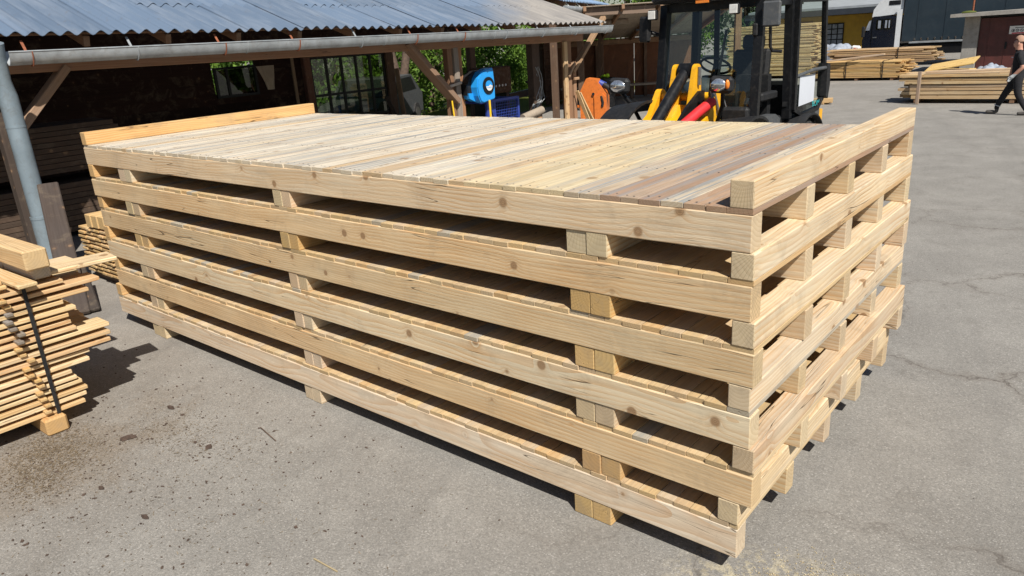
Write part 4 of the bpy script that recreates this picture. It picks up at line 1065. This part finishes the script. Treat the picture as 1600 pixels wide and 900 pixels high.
o = beam('bark_slab', (-8.3, 25.72, .66), (-6.1, 25.9, .86), .22, .05, 'wood', None, (.55, .44, .33, .2)); set_props(o, 'pale slab lying aslant on the yellow strapped pile', 'slab')
rand_pile('tall_lumber_stack', 'tall stack of pale yellow boards seen through the loader cab', 'lumber stack', (0, 27.4, 0), -12.4, -9.0, 1.3, .11, 1.98, .036, .010, .10, [(.70, .56, .30), (.74, .60, .34), (.66, .52, .28)], .33)
o = beam('loose_timber', (-6.6, 18.05, .10), (-5.38, 18.32, .10), .20, .12, 'wood', None, (.60, .44, .24, 0)); set_props(o, 'single timber lying on the asphalt behind the loader', 'timber')
for k, x in enumerate((-6.5, -5.6)):
    o = beam('timber_chock', (x, 18.0+.15*k, .019), (x+.05, 18.45+.15*k, .019), .08, .038, 'wood', None, (.5, .36, .2, 0)); set_props(o, ('left', 'right')[k]+' small chock under the single timber behind the loader', 'chock', 'chocks under the single timber')

# ------------------------------------------------------------------ lock-up with brown doors, truck, yellow house
def lockup():
    r = empty('lockup', (-4.35, 29, 0), 0, 'low concrete lock-up with dark brown steel doors and slab roof', 'building')
    m = MB(); m.box((.22, 1.2, .94), (.46, 2.4, 1.88)); m.build('wall', 'concrete', r)
    m = MB(); m.box((3.95, 1.2, .94), (.46, 2.4, 1.88)); m.build('wall', 'concrete', r)
    m = MB(); m.box((2.08, 2.3, .94), (3.24, .2, 1.88)); m.build('wall', 'concrete', r)
    for k in range(2):
        m = MB(); m.box((.46+.81+1.63*k, .16, .90), (1.61, .06, 1.78)); d = m.build('door', 'doorbrown', r)
        for q in range(3): MB().box((.46+.28+.53*q+1.63*k, .125, .90), (.02, .012, 1.74)).build('rib', 'doorbrown', d)
        MB().box((1.30+1.0*k, .115, .86), (.06, .03, .22)).build('handle', 'black', d)
    m = MB(); m.prism([(-.40, 1.88), (4.6, 1.90), (4.6, 2.06), (-.40, 1.99)], -.45, 2.6, 'xz'); m.build('roof', 'concrete', r)
    m = MB(); m.box((2.0, .1, 1.845), (3.3, .1, .06)); m.build('lintel', 'black', r)
    s = MB(); s.box((1.66, .10, 1.36), (.62, .012, .26)); so = s.build('notice', 'white', r)
    for k in range(4):
        MB().torus((1.46+.125*k, .09, 1.34), (0, 1, 0), .042, .007, 18, 5).build('pictogram', 'ink', so)
        if k == 0: MB().box((1.47, .09, 1.335), (.035, .004, .05)).build('pictogram', 'ink', so)
        else: MB().bar((1.46+.125*k-.03, .09, 1.37), (1.46+.125*k+.03, .09, 1.31), .006, .01).build('pictogram', 'ink', so)
    MB().box((1.69, .092, 1.255), (.52, .004, .035)).build('red_line', 'redink', so)
    MB().box((1.69, .092, 1.43), (.36, .004, .02)).build('text_line', 'greyplastic', so)
    MB().tube([(.15, .3, 1.97), (.15, .3, 3.2)], .03, 8).build('pole', 'rust', r)
    g = MB(); g.ball((0.05, .2, 2.02), (.24, .16, .06), 10, 6); g.build('moss_patch', 'grass', r)
lockup()
def truck():
    r = empty('parked_lorry', (-8.98, 33.5, 0), 0, 'parked lorry with dark cab, white roof fairing and slate tarpaulin body', 'lorry')
    b = MB(); b.prism([(.02, .40), (1.42, .40), (1.42, 1.98), (.38, 1.98), (.16, 1.66), (.0, 1.05)], 0, 2.1, 'xz'); b.build('cab', 'truckblue', r)
    b = MB(); b.prism([(.30, 1.96), (1.42, 2.04), (1.42, 2.92), (1.0, 2.86), (.55, 2.55), (.34, 2.25)], .05, 2.05, 'xz'); f = b.build('roof_fairing', 'truckwhite', r)
    MB().box((1.10, .048, 2.47), (.42, .03, .17), ch=.01).build('fairing_window', 'black', f)
    b = MB(); b.box((1.32, -.02, 1.30), (.18, .05, 1.80)); b.build('side_deflector', 'truckwhite', r)
    b = MB(); b.box((.80, -.018, 1.30), (.88, .03, 1.22), ch=.01); d = b.build('door', 'truckblue', r)
    b = MB(); b.box((.62, -.042, 1.66), (.24, .012, .38), ch=.004); b.build('door_window', 'winglass', d)
    b = MB(); b.box((.92, -.042, 1.66), (.26, .012, .40), ch=.004); b.build('door_window', 'winglass', d)
    for (wx, ww) in ((.62, .10), (.86, .07), (.98, .05)): MB().box((wx, -.050, 1.66), (ww, .004, .30)).build('pale_pane_strip', 'film', d)  # pale upright strips laid over the door windows
    b = MB(); b.prism([(.10, 1.45), (.26, 1.45), (.30, 1.85), (.22, 1.80)], -.03, -.015, 'xz'); b.build('quarter_window', 'film', r)
    MB().box((.48, -.045, 1.16), (.16, .03, .04)).build('door_handle', 'chrome', d)
    b = MB(); b.box((.06, -.14, 1.40), (.10, .16, .42), ch=.02); b.build('mirror', 'plastic', r)
    for z in (.55, .75): MB().box((.6, -.012, z), (1.0, .04, .05)).build('step', 'plastic', r)
    # trailer body
    r.scale = (1.075, 1.0, 1.04); b = MB(); b.box((4.82, 1.1, 2.15), (6.7, 2.3, 2.42), ch=.02); t = b.build('trailer_body', 'tarp', r)
    for k in range(7): MB().box((2.0+.95*k, -.056, 2.15), (.05, .012, 2.36)).build('tarp_strap', 'tarp', t)
    for k in range(26): MB().box((1.95+.235*k, -.066, 1.02), (.05, .012, .10)).build('buckle', 'chrome', t)
    MB().box((4.96, -.06, .90), (6.4, .05, .06)).build('side_rail', 'galv', t)
    b = MB(); b.box((4.96, .02, .62), (5.6, .05, .36)); b.build('side_skirt', 'black', r)
    b = MB(); b.box((4.5, 1.1, .75), (6.8, .9, .2)); b.build('chassis', 'black', r)
    for x in (.85, 4.9, 6.1, 7.2):
        for y in (.12, 2.02):
            w = MB(); w.disc((0, 0, 0), (0, 1, 0), .42, .28, 28); o = w.build('wheel', 'rubber', r, (x, y, .42)); MB().disc((0, 0, 0), (0, 1, 0), .24, .30, 18).build('rim', 'steel', o)
truck()
def yellow_house():
    r = empty('yellow_house', (-15.0, 38, 0), 0, 'low yellow building with dark fascia and grey roof behind the piles', 'building')
    MB().box((2.7, 2.5, 1.12), (5.4, 5.0, 2.24)).build('wall', 'plaster', r)
    m = MB(); m.box((2.8, 1.5, 2.36), (6.2, 7.6, .26)); m.build('fascia', 'fascia', r)
    m = MB(); m.prism([(-1.6, 2.5), (5.5, 2.95), (5.5, 3.05), (-1.6, 2.6)], -.4, 6.1, 'yz'); m.build('roof', 'roofgrey', r)
    m = MB(); m.box((3.45, -.02, 1.30), (.86, .06, 1.10)); w = m.build('window', 'black', r)
    for k in range(3):
        for q in range(4): MB().box((3.17+.28*k, -.055, .95+.25*q), (.22, .012, .20)).build('pane', 'film', w)
    m = MB(); m.box((1.9, -.02, 1.0), (.9, .05, 2.0)); m.build('door', 'osb', r)
yellow_house()
film_heap('tarpaulin_heap', 'silver and white tarpaulin heap between the strapped piles and yellow building', (-9.0, 30.2, 0), 2.2, 1.2, 1.18, 'film', 5)
def printed_bag():
    m = MB(); m.box((0, 0, .2), (.34, .22, .40), (0, .1, 0), ch=.06); o = mesh_thing(m, 'printed_bag', 'white', 'white sack with a pink-red print beside the lorry cab', 'bag', loc=(-8.15, 29.75, .64))
    MB().box((-.01, -.125, .2), (.12, .012, .22), (0, .3, 0)).build('print', 'red', o)
    t = empty('pallet_box', (-8.12, 29.8, 0), 0, 'grey box under the white sack beside the lorry', 'box'); MB().box((0, 0, .32), (.5, .5, .60), ch=.02).build('body', 'greyplastic', t); MB().box((0, 0, .63), (.54, .54, .03)).build('lid', 'greyplastic', t)
printed_bag()

# ------------------------------------------------------------------ plants
def leaves(m, c, rad, n, size, rnd, clumps=26):
    cs = []
    for _ in range(clumps):
        while True:
            p = Vector((rnd.uniform(-1, 1), rnd.uniform(-1, 1), rnd.uniform(-1, 1)))
            if .25 < p.length < 1: break
        cs.append((p, rnd.uniform(.16, .36)))
    V = []; F = []
    for _ in range(n):
        p, s = rnd.choice(cs)
        q = p+Vector((rnd.gauss(0, 1), rnd.gauss(0, 1), rnd.gauss(0, 1)))*s*.55
        P = Vector((c[0]+q.x*rad[0], c[1]+q.y*rad[1], c[2]+q.z*rad[2]))
        if P.z < .03: continue
        a = Vector((rnd.gauss(0, 1), rnd.gauss(0, 1), rnd.gauss(0, 1)*.7)).normalized(); b = a.orthogonal().normalized()
        b = (b*math.cos(rnd.random()*6.28)+a.cross(b)*math.sin(rnd.random()*6.28))
        t = a.cross(b); L = size*rnd.uniform(.6, 1.3); w = L*.42
        i = len(V); V += [P-b*L*.5, P+t*w*.5, P+b*L*.5, P-t*w*.5]; F.append((i, i+1, i+2, i+3))
    m.add(V, F)
def plant(name, label, cat, loc, rad, n, size, mat, group, seed, trunk=1.0, tr=.12, crown_z=None, bare=False):
    rnd = random.Random(seed); r = empty(name, loc, 0, label, cat, group)
    cz = crown_z if crown_z is not None else rad[2]*.85
    m = MB(); m.tube([(0, 0, 0), (rnd.uniform(-.1, .1), .05, cz*.5), (rnd.uniform(-.2, .2), .1, cz)], [tr, tr*.75, tr*.4], 9)
    for k in range(6):
        a = rnd.uniform(0, 6.28); z0 = cz*rnd.uniform(.3, .8); q = rnd.uniform(.5, .85)
        m.tube([(0, .03, z0), (rad[0]*q*.5*math.cos(a), rad[1]*q*.5*math.sin(a), z0+rad[2]*.35), (rad[0]*q*math.cos(a), rad[1]*q*math.sin(a), z0+rad[2]*.6)], [tr*.5, tr*.3, tr*.12], 6)
    m.build('trunk', 'bark', r)
    m = MB(); leaves(m, (0, 0, cz), rad, n, size, rnd, 34); m.build('crown', mat, r, fix=False)
    return r
BN = ['first', 'second', 'third', 'fourth', 'fifth', 'sixth', 'seventh', 'eighth']
bl = ['leafy shrub seen through the tall shed window', 'bright leafy shrub at the left of the open shed bay', 'leafy shrub behind the brace of the shed post',
      'leafy shrub just left of the hose reel', 'large bright shrub in the bay right of the hose reel', 'tall shrub behind the saw machine', 'shrub behind the cable tangle', 'shrub seen through the small shed window']
bp = [(-17.0, 10.9), (-17.2, 13.2), (-17.6, 15.4), (-17.8, 17.4), (-18.0, 19.6), (-18.2, 22.0), (-18.6, 24.6), (-16.5, 8.0)]
for i, (x, y) in enumerate(bp):
    plant('shrub', bl[i], 'shrub', (x, y, 0), (1.5, 1.5, 1.7), 5200, .17, 'leaf', 'shrubs behind the shed', 20+i, crown_z=1.5)
tp = [((-21.5, 13.5, 0), 'tree rising behind the shrubs at the left of the shed bay'), ((-22, 20, 0), 'tree rising behind the shrubs right of the hose reel'), ((-21, 8.5, 0), 'tree behind the tall shed window')]
for i, (p, l) in enumerate(tp): plant('tree', l, 'tree', p, (2.6, 2.6, 2.4), 7000, .22, 'leaf2', 'trees behind the shed', 50+i, tr=.2, crown_z=3.4)
gt = [((-24, 47, 0), 'tree behind the lean-to seen through the left of the windshield'), ((-19.5, 46, 0), 'tree seen through the middle of the loader windshield'), ((-15.5, 47, 0), 'tree above the tall lumber stack'),
      ((-12.0, 49, 0), 'tree above the roof of the yellow building'), ((-28.5, 46, 0), 'tree far left behind the lean-to')]
for i, (p, l) in enumerate(gt): plant('tree', l, 'tree', p, (3.4, 3.0, 3.6), 7500, .30, 'leaf2' if i % 2 else 'leaf', 'trees at the far end of the yard', 70+i, tr=.24, crown_z=4.2)
def bare_tree():
    rnd = random.Random(5); r = empty('bare_tree', (-15.6, 12.35, 0), 0, 'forked grey tree trunk with bare twigs behind the shed', 'tree')
    m = MB(); m.tube([(0, 0, 0), (.0, .02, .9), (-.05, -.1, 1.6), (-.1, -.25, 2.6), (-.1, -.3, 3.6)], [.17, .15, .13, .11, .07], 10); m.tube([(0, .02, .9), (.05, .22, 1.6), (.1, .42, 2.5), (.1, .5, 3.4)], [.14, .12, .1, .06], 10); m.build('trunk', 'bark', r)
    m = MB()
    for k in range(46):
        p = Vector((rnd.uniform(-.2, .2), rnd.uniform(.2, 1.3), rnd.uniform(1.5, 2.9))); q = p+Vector((rnd.uniform(-.3, .3), rnd.uniform(-.5, .5), rnd.uniform(-.7, .5)))
        m.tube([p, (p+q)/2+Vector((0, rnd.uniform(-.1, .1), .05)), q], [.014, .01, .004], 5)
    m.build('twigs', 'bark', r)
bare_tree()
def far_car():
    r = empty('parked_car', (-15.2, 11.0, 0), R_(-60), 'dark parked car behind the open bay of the shed', 'car')
    side = [(-1.9, .35), (1.95, .35), (2.0, .75), (1.75, .88), (.95, .95), (.35, 1.40), (-1.0, 1.42), (-1.7, .98), (-1.95, .85)]
    MB().prism(side, -.8, .8, 'xz').build('body', 'greyplastic', r)
    MB().prism([(.98, .97), (.40, 1.385), (.37, 1.37), (.95, .955)], -.7, .7, 'xz').build('windshield', 'winglass', r)
    for s in (-1, 1):
        m = MB(); m.prism([(.80, .98), (.28, 1.34), (-.95, 1.36), (-1.35, 1.0)], s*.80, s*.806, 'xz'); m.build('side_window', 'black', r)
        for x in (-1.2, 1.25):
            w = MB(); w.disc((0, 0, 0), (0, 1, 0), .31, .2, 24); o = w.build('wheel', 'rubber', r, (x, s*.74, .31)); MB().disc((0, 0, 0), (0, 1, 0), .19, .21, 16).build('rim', 'steel', o)
        MB().box((1.94, s*.58, .72), (.10, .26, .10), ch=.02).build('headlight', 'lamp', r)
far_car()

# ------------------------------------------------------------------ walking man
def person():
    P = {}
    pts = [('pel', (.06, 0, .80), (.125, .155)), ('waist', (.05, 0, .95), (.125, .15)), ('chest', (.02, 0, 1.13), (.14, .175)), ('neckb', (.0, 0, 1.28), (.075, .085)),
           ('neck', (-.015, 0, 1.335), (.058, .058)), ('head', (-.035, 0, 1.42), (.088, .078)), ('crown', (-.025, 0, 1.53), (.080, .072)),
           ('nose', (-.125, 0, 1.415), (.014, .014)),
           # near arm (towards camera, -y)
           ('shN', (.03, -.185, 1.225), (.068, .068)), ('elN', (.13, -.235, .985), (.047, .047)), ('wrN', (.00, -.22, .835), (.034, .034)), ('paN', (-.045, -.215, .785), (.036, .03)),
           ('shF', (.0, .185, 1.225), (.068, .068)), ('elF', (-.09, .225, .965), (.047, .047)), ('wrF', (-.12, .21, .76), (.034, .034)), ('paF', (-.125, .205, .70), (.034, .03)),
           ('hiN', (.05, -.085, .76), (.105, .10)), ('knN', (.09, -.09, .43), (.075, .07)), ('anN', (.27, -.09, .125), (.05, .05)), ('heN', (.29, -.09, .045), (.04, .04)), ('toN', (.12, -.095, .04), (.038, .045)),
           ('hiF', (.03, .085, .76), (.105, .10)), ('knF', (-.15, .09, .44), (.075, .07)), ('anF', (-.28, .09, .13), (.05, .05)), ('heF', (-.25, .09, .05), (.042, .042)), ('toF', (-.47, .09, .052), (.038, .045))]
    idx = {n: i for i, (n, _, _) in enumerate(pts)}
    E = [('pel', 'waist'), ('waist', 'chest'), ('chest', 'neckb'), ('neckb', 'neck'), ('neck', 'head'), ('head', 'crown'), ('head', 'nose'), ('chest', 'shN'), ('shN', 'elN'), ('elN', 'wrN'), ('wrN', 'paN'),
         ('chest', 'shF'), ('shF', 'elF'), ('elF', 'wrF'), ('wrF', 'paF'), ('pel', 'hiN'), ('hiN', 'knN'), ('knN', 'anN'), ('anN', 'heN'), ('heN', 'toN'), ('pel', 'hiF'), ('hiF', 'knF'), ('knF', 'anF'), ('anF', 'heF'), ('heF', 'toF')]
    V = [p for (_, p, _) in pts]; Rr = [q for (_, _, q) in pts]; Ed = [(idx[a], idx[b]) for a, b in E]
    for side, pa, dr in (('N', 'paN', (-.5, -.05, -.8)), ('F', 'paF', (-.15, -.05, -.95))):
        base = Vector(V[idx[pa]]); d = Vector(dr).normalized()
        for k, (off, ln) in enumerate(((-.028, .062), (-.010, .072), (.010, .068), (.028, .054))):
            a = base+Vector((off*.7, off*.6, 0))+d*.035; b = a+d*ln*.5; c = b+(d+Vector((.35, 0, -.1))).normalized()*ln*.5
            i = len(V); V += [tuple(a), tuple(b), tuple(c)]; Rr += [(.011, .011), (.010, .010), (.008, .008)]; Ed += [(idx[pa], i), (i, i+1), (i+1, i+2)]
        i = len(V); a = base+Vector((-.035, -.01, .01)); V += [tuple(a), tuple(a+d*.04+Vector((-.01, 0, 0)))]; Rr += [(.012, .012), (.009, .009)]; Ed += [(idx[pa], i), (i, i+1)]
    me = bpy.data.meshes.new('person_body'); me.from_pydata(V, Ed, []); me.update()
    tmp = bpy.data.objects.new('tmp', me); COL.objects.link(tmp)
    sk = tmp.modifiers.new('skin', 'SKIN'); sk.use_smooth_shade = True
    for i, q in enumerate(Rr): me.skin_vertices[0].data[i].radius = q
    me.skin_vertices[0].data[0].use_root = True
    ss = tmp.modifiers.new('sub', 'SUBSURF'); ss.levels = 2; ss.render_levels = 2
    bpy.context.view_layer.update()
    m2 = bpy.data.meshes.new_from_object(tmp.evaluated_get(bpy.context.evaluated_depsgraph_get())); bpy.data.objects.remove(tmp)
    m2.name = 'person_body'
    for mm in ('cloth', 'skin', 'glove', 'boot'): m2.materials.append(M[mm])
    for p in m2.polygons:
        c = p.center; mi = 0
        if c.z > 1.315: mi = 1
        elif c.z < .11: mi = 3
        else:
            if c.y < -.15 and c.z < 1.02 and c.z > .6 and (c.z > .90 or c.x < -.02+.6*(c.z-.80)+.06) and c.y < -.172: mi = 1 if c.z > .845 else 2
            if c.y > .15 and c.z < 1.0 and c.z > .55: mi = 1 if c.z > .66 else 1
        p.material_index = mi; p.use_smooth = True
    o = put('person', m2, None, None, (-1.17, 16.42, -.002))
    set_props(o, 'man in black T-shirt and trousers walking left with grey work glove', 'person')
    h = MB(); V = []; F = []
    for j in range(9):
        th = PI*.50*j/8
        for i in range(16):
            ph = 2*PI*i/16; x = math.sin(th)*math.cos(ph); y = math.sin(th)*math.sin(ph); z = math.cos(th)
            back = 1.0 if x > -.2 else .0
            zz = 1.475+.125*z if not (x < -.35 and z < .45) else 1.475+.125*max(z, .45)
            V.append((-.018+.103*x*(1 if x > -.35 or z > .4 else .8), .088*y, zz))
    for j in range(8):
        for i in range(16): F.append((j*16+i, (j+1)*16+i, (j+1)*16+(i+1) % 16, j*16+(i+1) % 16))
    h.add(V, F, True); h.build('hair', 'hair', o)
    for s in (-1, 1):
        MB().ball((-.112, s*.032, 1.45), (.01, .013, .008), 8, 6).build('eye', 'ink', o)
        MB().ball((-.02, s*.083, 1.43), (.022, .012, .032), 8, 6).build('ear', 'skin', o)
    MB().ball((-.113, 0, 1.372), (.008, .024, .005), 8, 6).build('mouth', 'redink', o)
    MB().box((-.10, -.07, 1.17), (.012, .05, .016), (0, 0, .6)).build('shirt_logo', 'paper', o)
    MB().torus((-.262, .09, .185), (.35, 0, 1), .058, .008, 16, 5).build('trouser_band', 'glove', o)
person()

# ------------------------------------------------------------------ litter on the asphalt
def flake(mb, x, y, L, w, a, t=.006, rnd=random):
    n = 9; pts = []
    for i in range(n):
        b = 2*PI*i/n+rnd.uniform(-.2, .2); k = rnd.uniform(.45, 1.25); pts.append((L*.5*math.cos(b)*k, w*.5*math.sin(b)*k))
    ca, sa = math.cos(a), math.sin(a); lift = rnd.uniform(0, .006)
    V = [(x+p[0]*ca-p[1]*sa, y+p[0]*sa+p[1]*ca, .002) for p in pts]+[(x+p[0]*ca*.85-p[1]*sa*.85, y+p[0]*sa*.85+p[1]*ca*.85, .002+t+lift*(p[0]/L)) for p in pts]
    mb.add(V, [tuple(range(n))[::-1], tuple(range(n, 2*n))]+[(i, (i+1) % n, (i+1) % n+n, i+n) for i in range(n)])
def litter():
    big = [(-3.55, -.98, .12, .04, 1.2, 'dark bark piece standing out beside the foot of the tall pile'), (-2.62, -1.30, .07, .022, .3, 'dark bark flake alone on the asphalt in front of the stack'),
           (-3.72, -.62, .07, .025, .2, 'bark flake between the tall pile and the big stack'), (-3.0, -.74, .05, .03, .9, 'bark lump on the stained asphalt near the big stack'),
           (-3.1, -1.32, .05, .02, .5, 'narrow bark flake near the brown stain')]
    for (x, y, L, w, a, lab) in big:
        m = MB(); flake(m, 0, 0, L, w, a, .018); mesh_thing(m, 'bark_piece', 'chip', lab, 'bark', loc=(x, y, .002))
    for (a, b, lab) in (((-1.62, -.98), (-1.46, -.97), 'thin pale wood splinter on the asphalt in the foreground'), ((-2.95, -.42), (-2.72, -.46), 'thin brown splinter on the asphalt beside the stack')):
        m = MB(); m.bar((a[0], a[1], .008), (b[0], b[1], .006), .006, .004); mesh_thing(m, 'splinter', 'dust' if 'pale' in lab else 'bark', lab, 'splinter')
    rnd = random.Random(11); m = MB()
    for _ in range(800):
        x = rnd.gauss(-3.1, 1.0); y = rnd.gauss(-1.1, .75)
        if x > -.6 or (y > -.05 and x > -5.9) or x < -8: continue
        L = abs(rnd.gauss(.008, .008))+.003; flake(m, x, y, L, L*rnd.uniform(.3, .7), rnd.uniform(0, 6.28), .004, rnd)
    for _ in range(180):
        x = rnd.uniform(-6, 3.5); y = rnd.uniform(-2.2, 9)
        if -5.9 < x < .05 and -.05 < y < 2.4: continue
        L = abs(rnd.gauss(.006, .006))+.003; flake(m, x, y, L, L*rnd.uniform(.3, .7), rnd.uniform(0, 6.28), .003, rnd)
    set_props(m.build('bark_litter', 'chip', fix=False), 'small dark bark flakes strewn over the asphalt', 'bark litter', kind='stuff')
    def curls(name, mat, spots, lab, size=(.012, .003)):
        m = MB()
        for (cx, cy, sx, sy, n) in spots:
            for _ in range(n):
                x = rnd.gauss(cx, sx); y = rnd.gauss(cy, sy); a = rnd.uniform(0, 6.28); L = size[0]*rnd.uniform(.5, 1.6); w = size[1]*rnd.uniform(.6, 1.5); z = .002+rnd.random()*.003
                dx, dy = math.cos(a)*L/2, math.sin(a)*L/2; ex, ey = -math.sin(a)*w/2, math.cos(a)*w/2; dz = rnd.uniform(-.002, .002)
                m.add([(x-dx-ex, y-dy-ey, z-dz), (x+dx-ex, y+dy-ey, z+dz), (x+dx+ex, y+dy+ey, z+dz), (x-dx+ex, y-dy+ey, z-dz)], [(0, 1, 2, 3)])
        set_props(m.build(name, mat, fix=False), lab, 'shavings', kind='stuff')
    curls('wood_shavings', 'straw', [(-3.8, -1.28, .2, .12, 1900), (-3.6, -1.5, .2, .10, 1300), (-3.3, -.75, .3, .12, 500), (-2.6, -1.2, .8, .5, 700)], 'straw coloured wood shavings round the foot of the tall pile', (.013, .0026))
    curls('sawdust', 'dust', [(.22, .02, .09, .06, 1900), (.40, -.12, .08, .05, 1000), (.16, -.22, .10, .04, 1000), (.02, -.30, .06, .03, 600), (.55, -.2, .12, .04, 500), (.30, .22, .14, .08, 400)], 'pale sawdust in patches beside the near corner of the stack', (.0042, .0034))
litter()
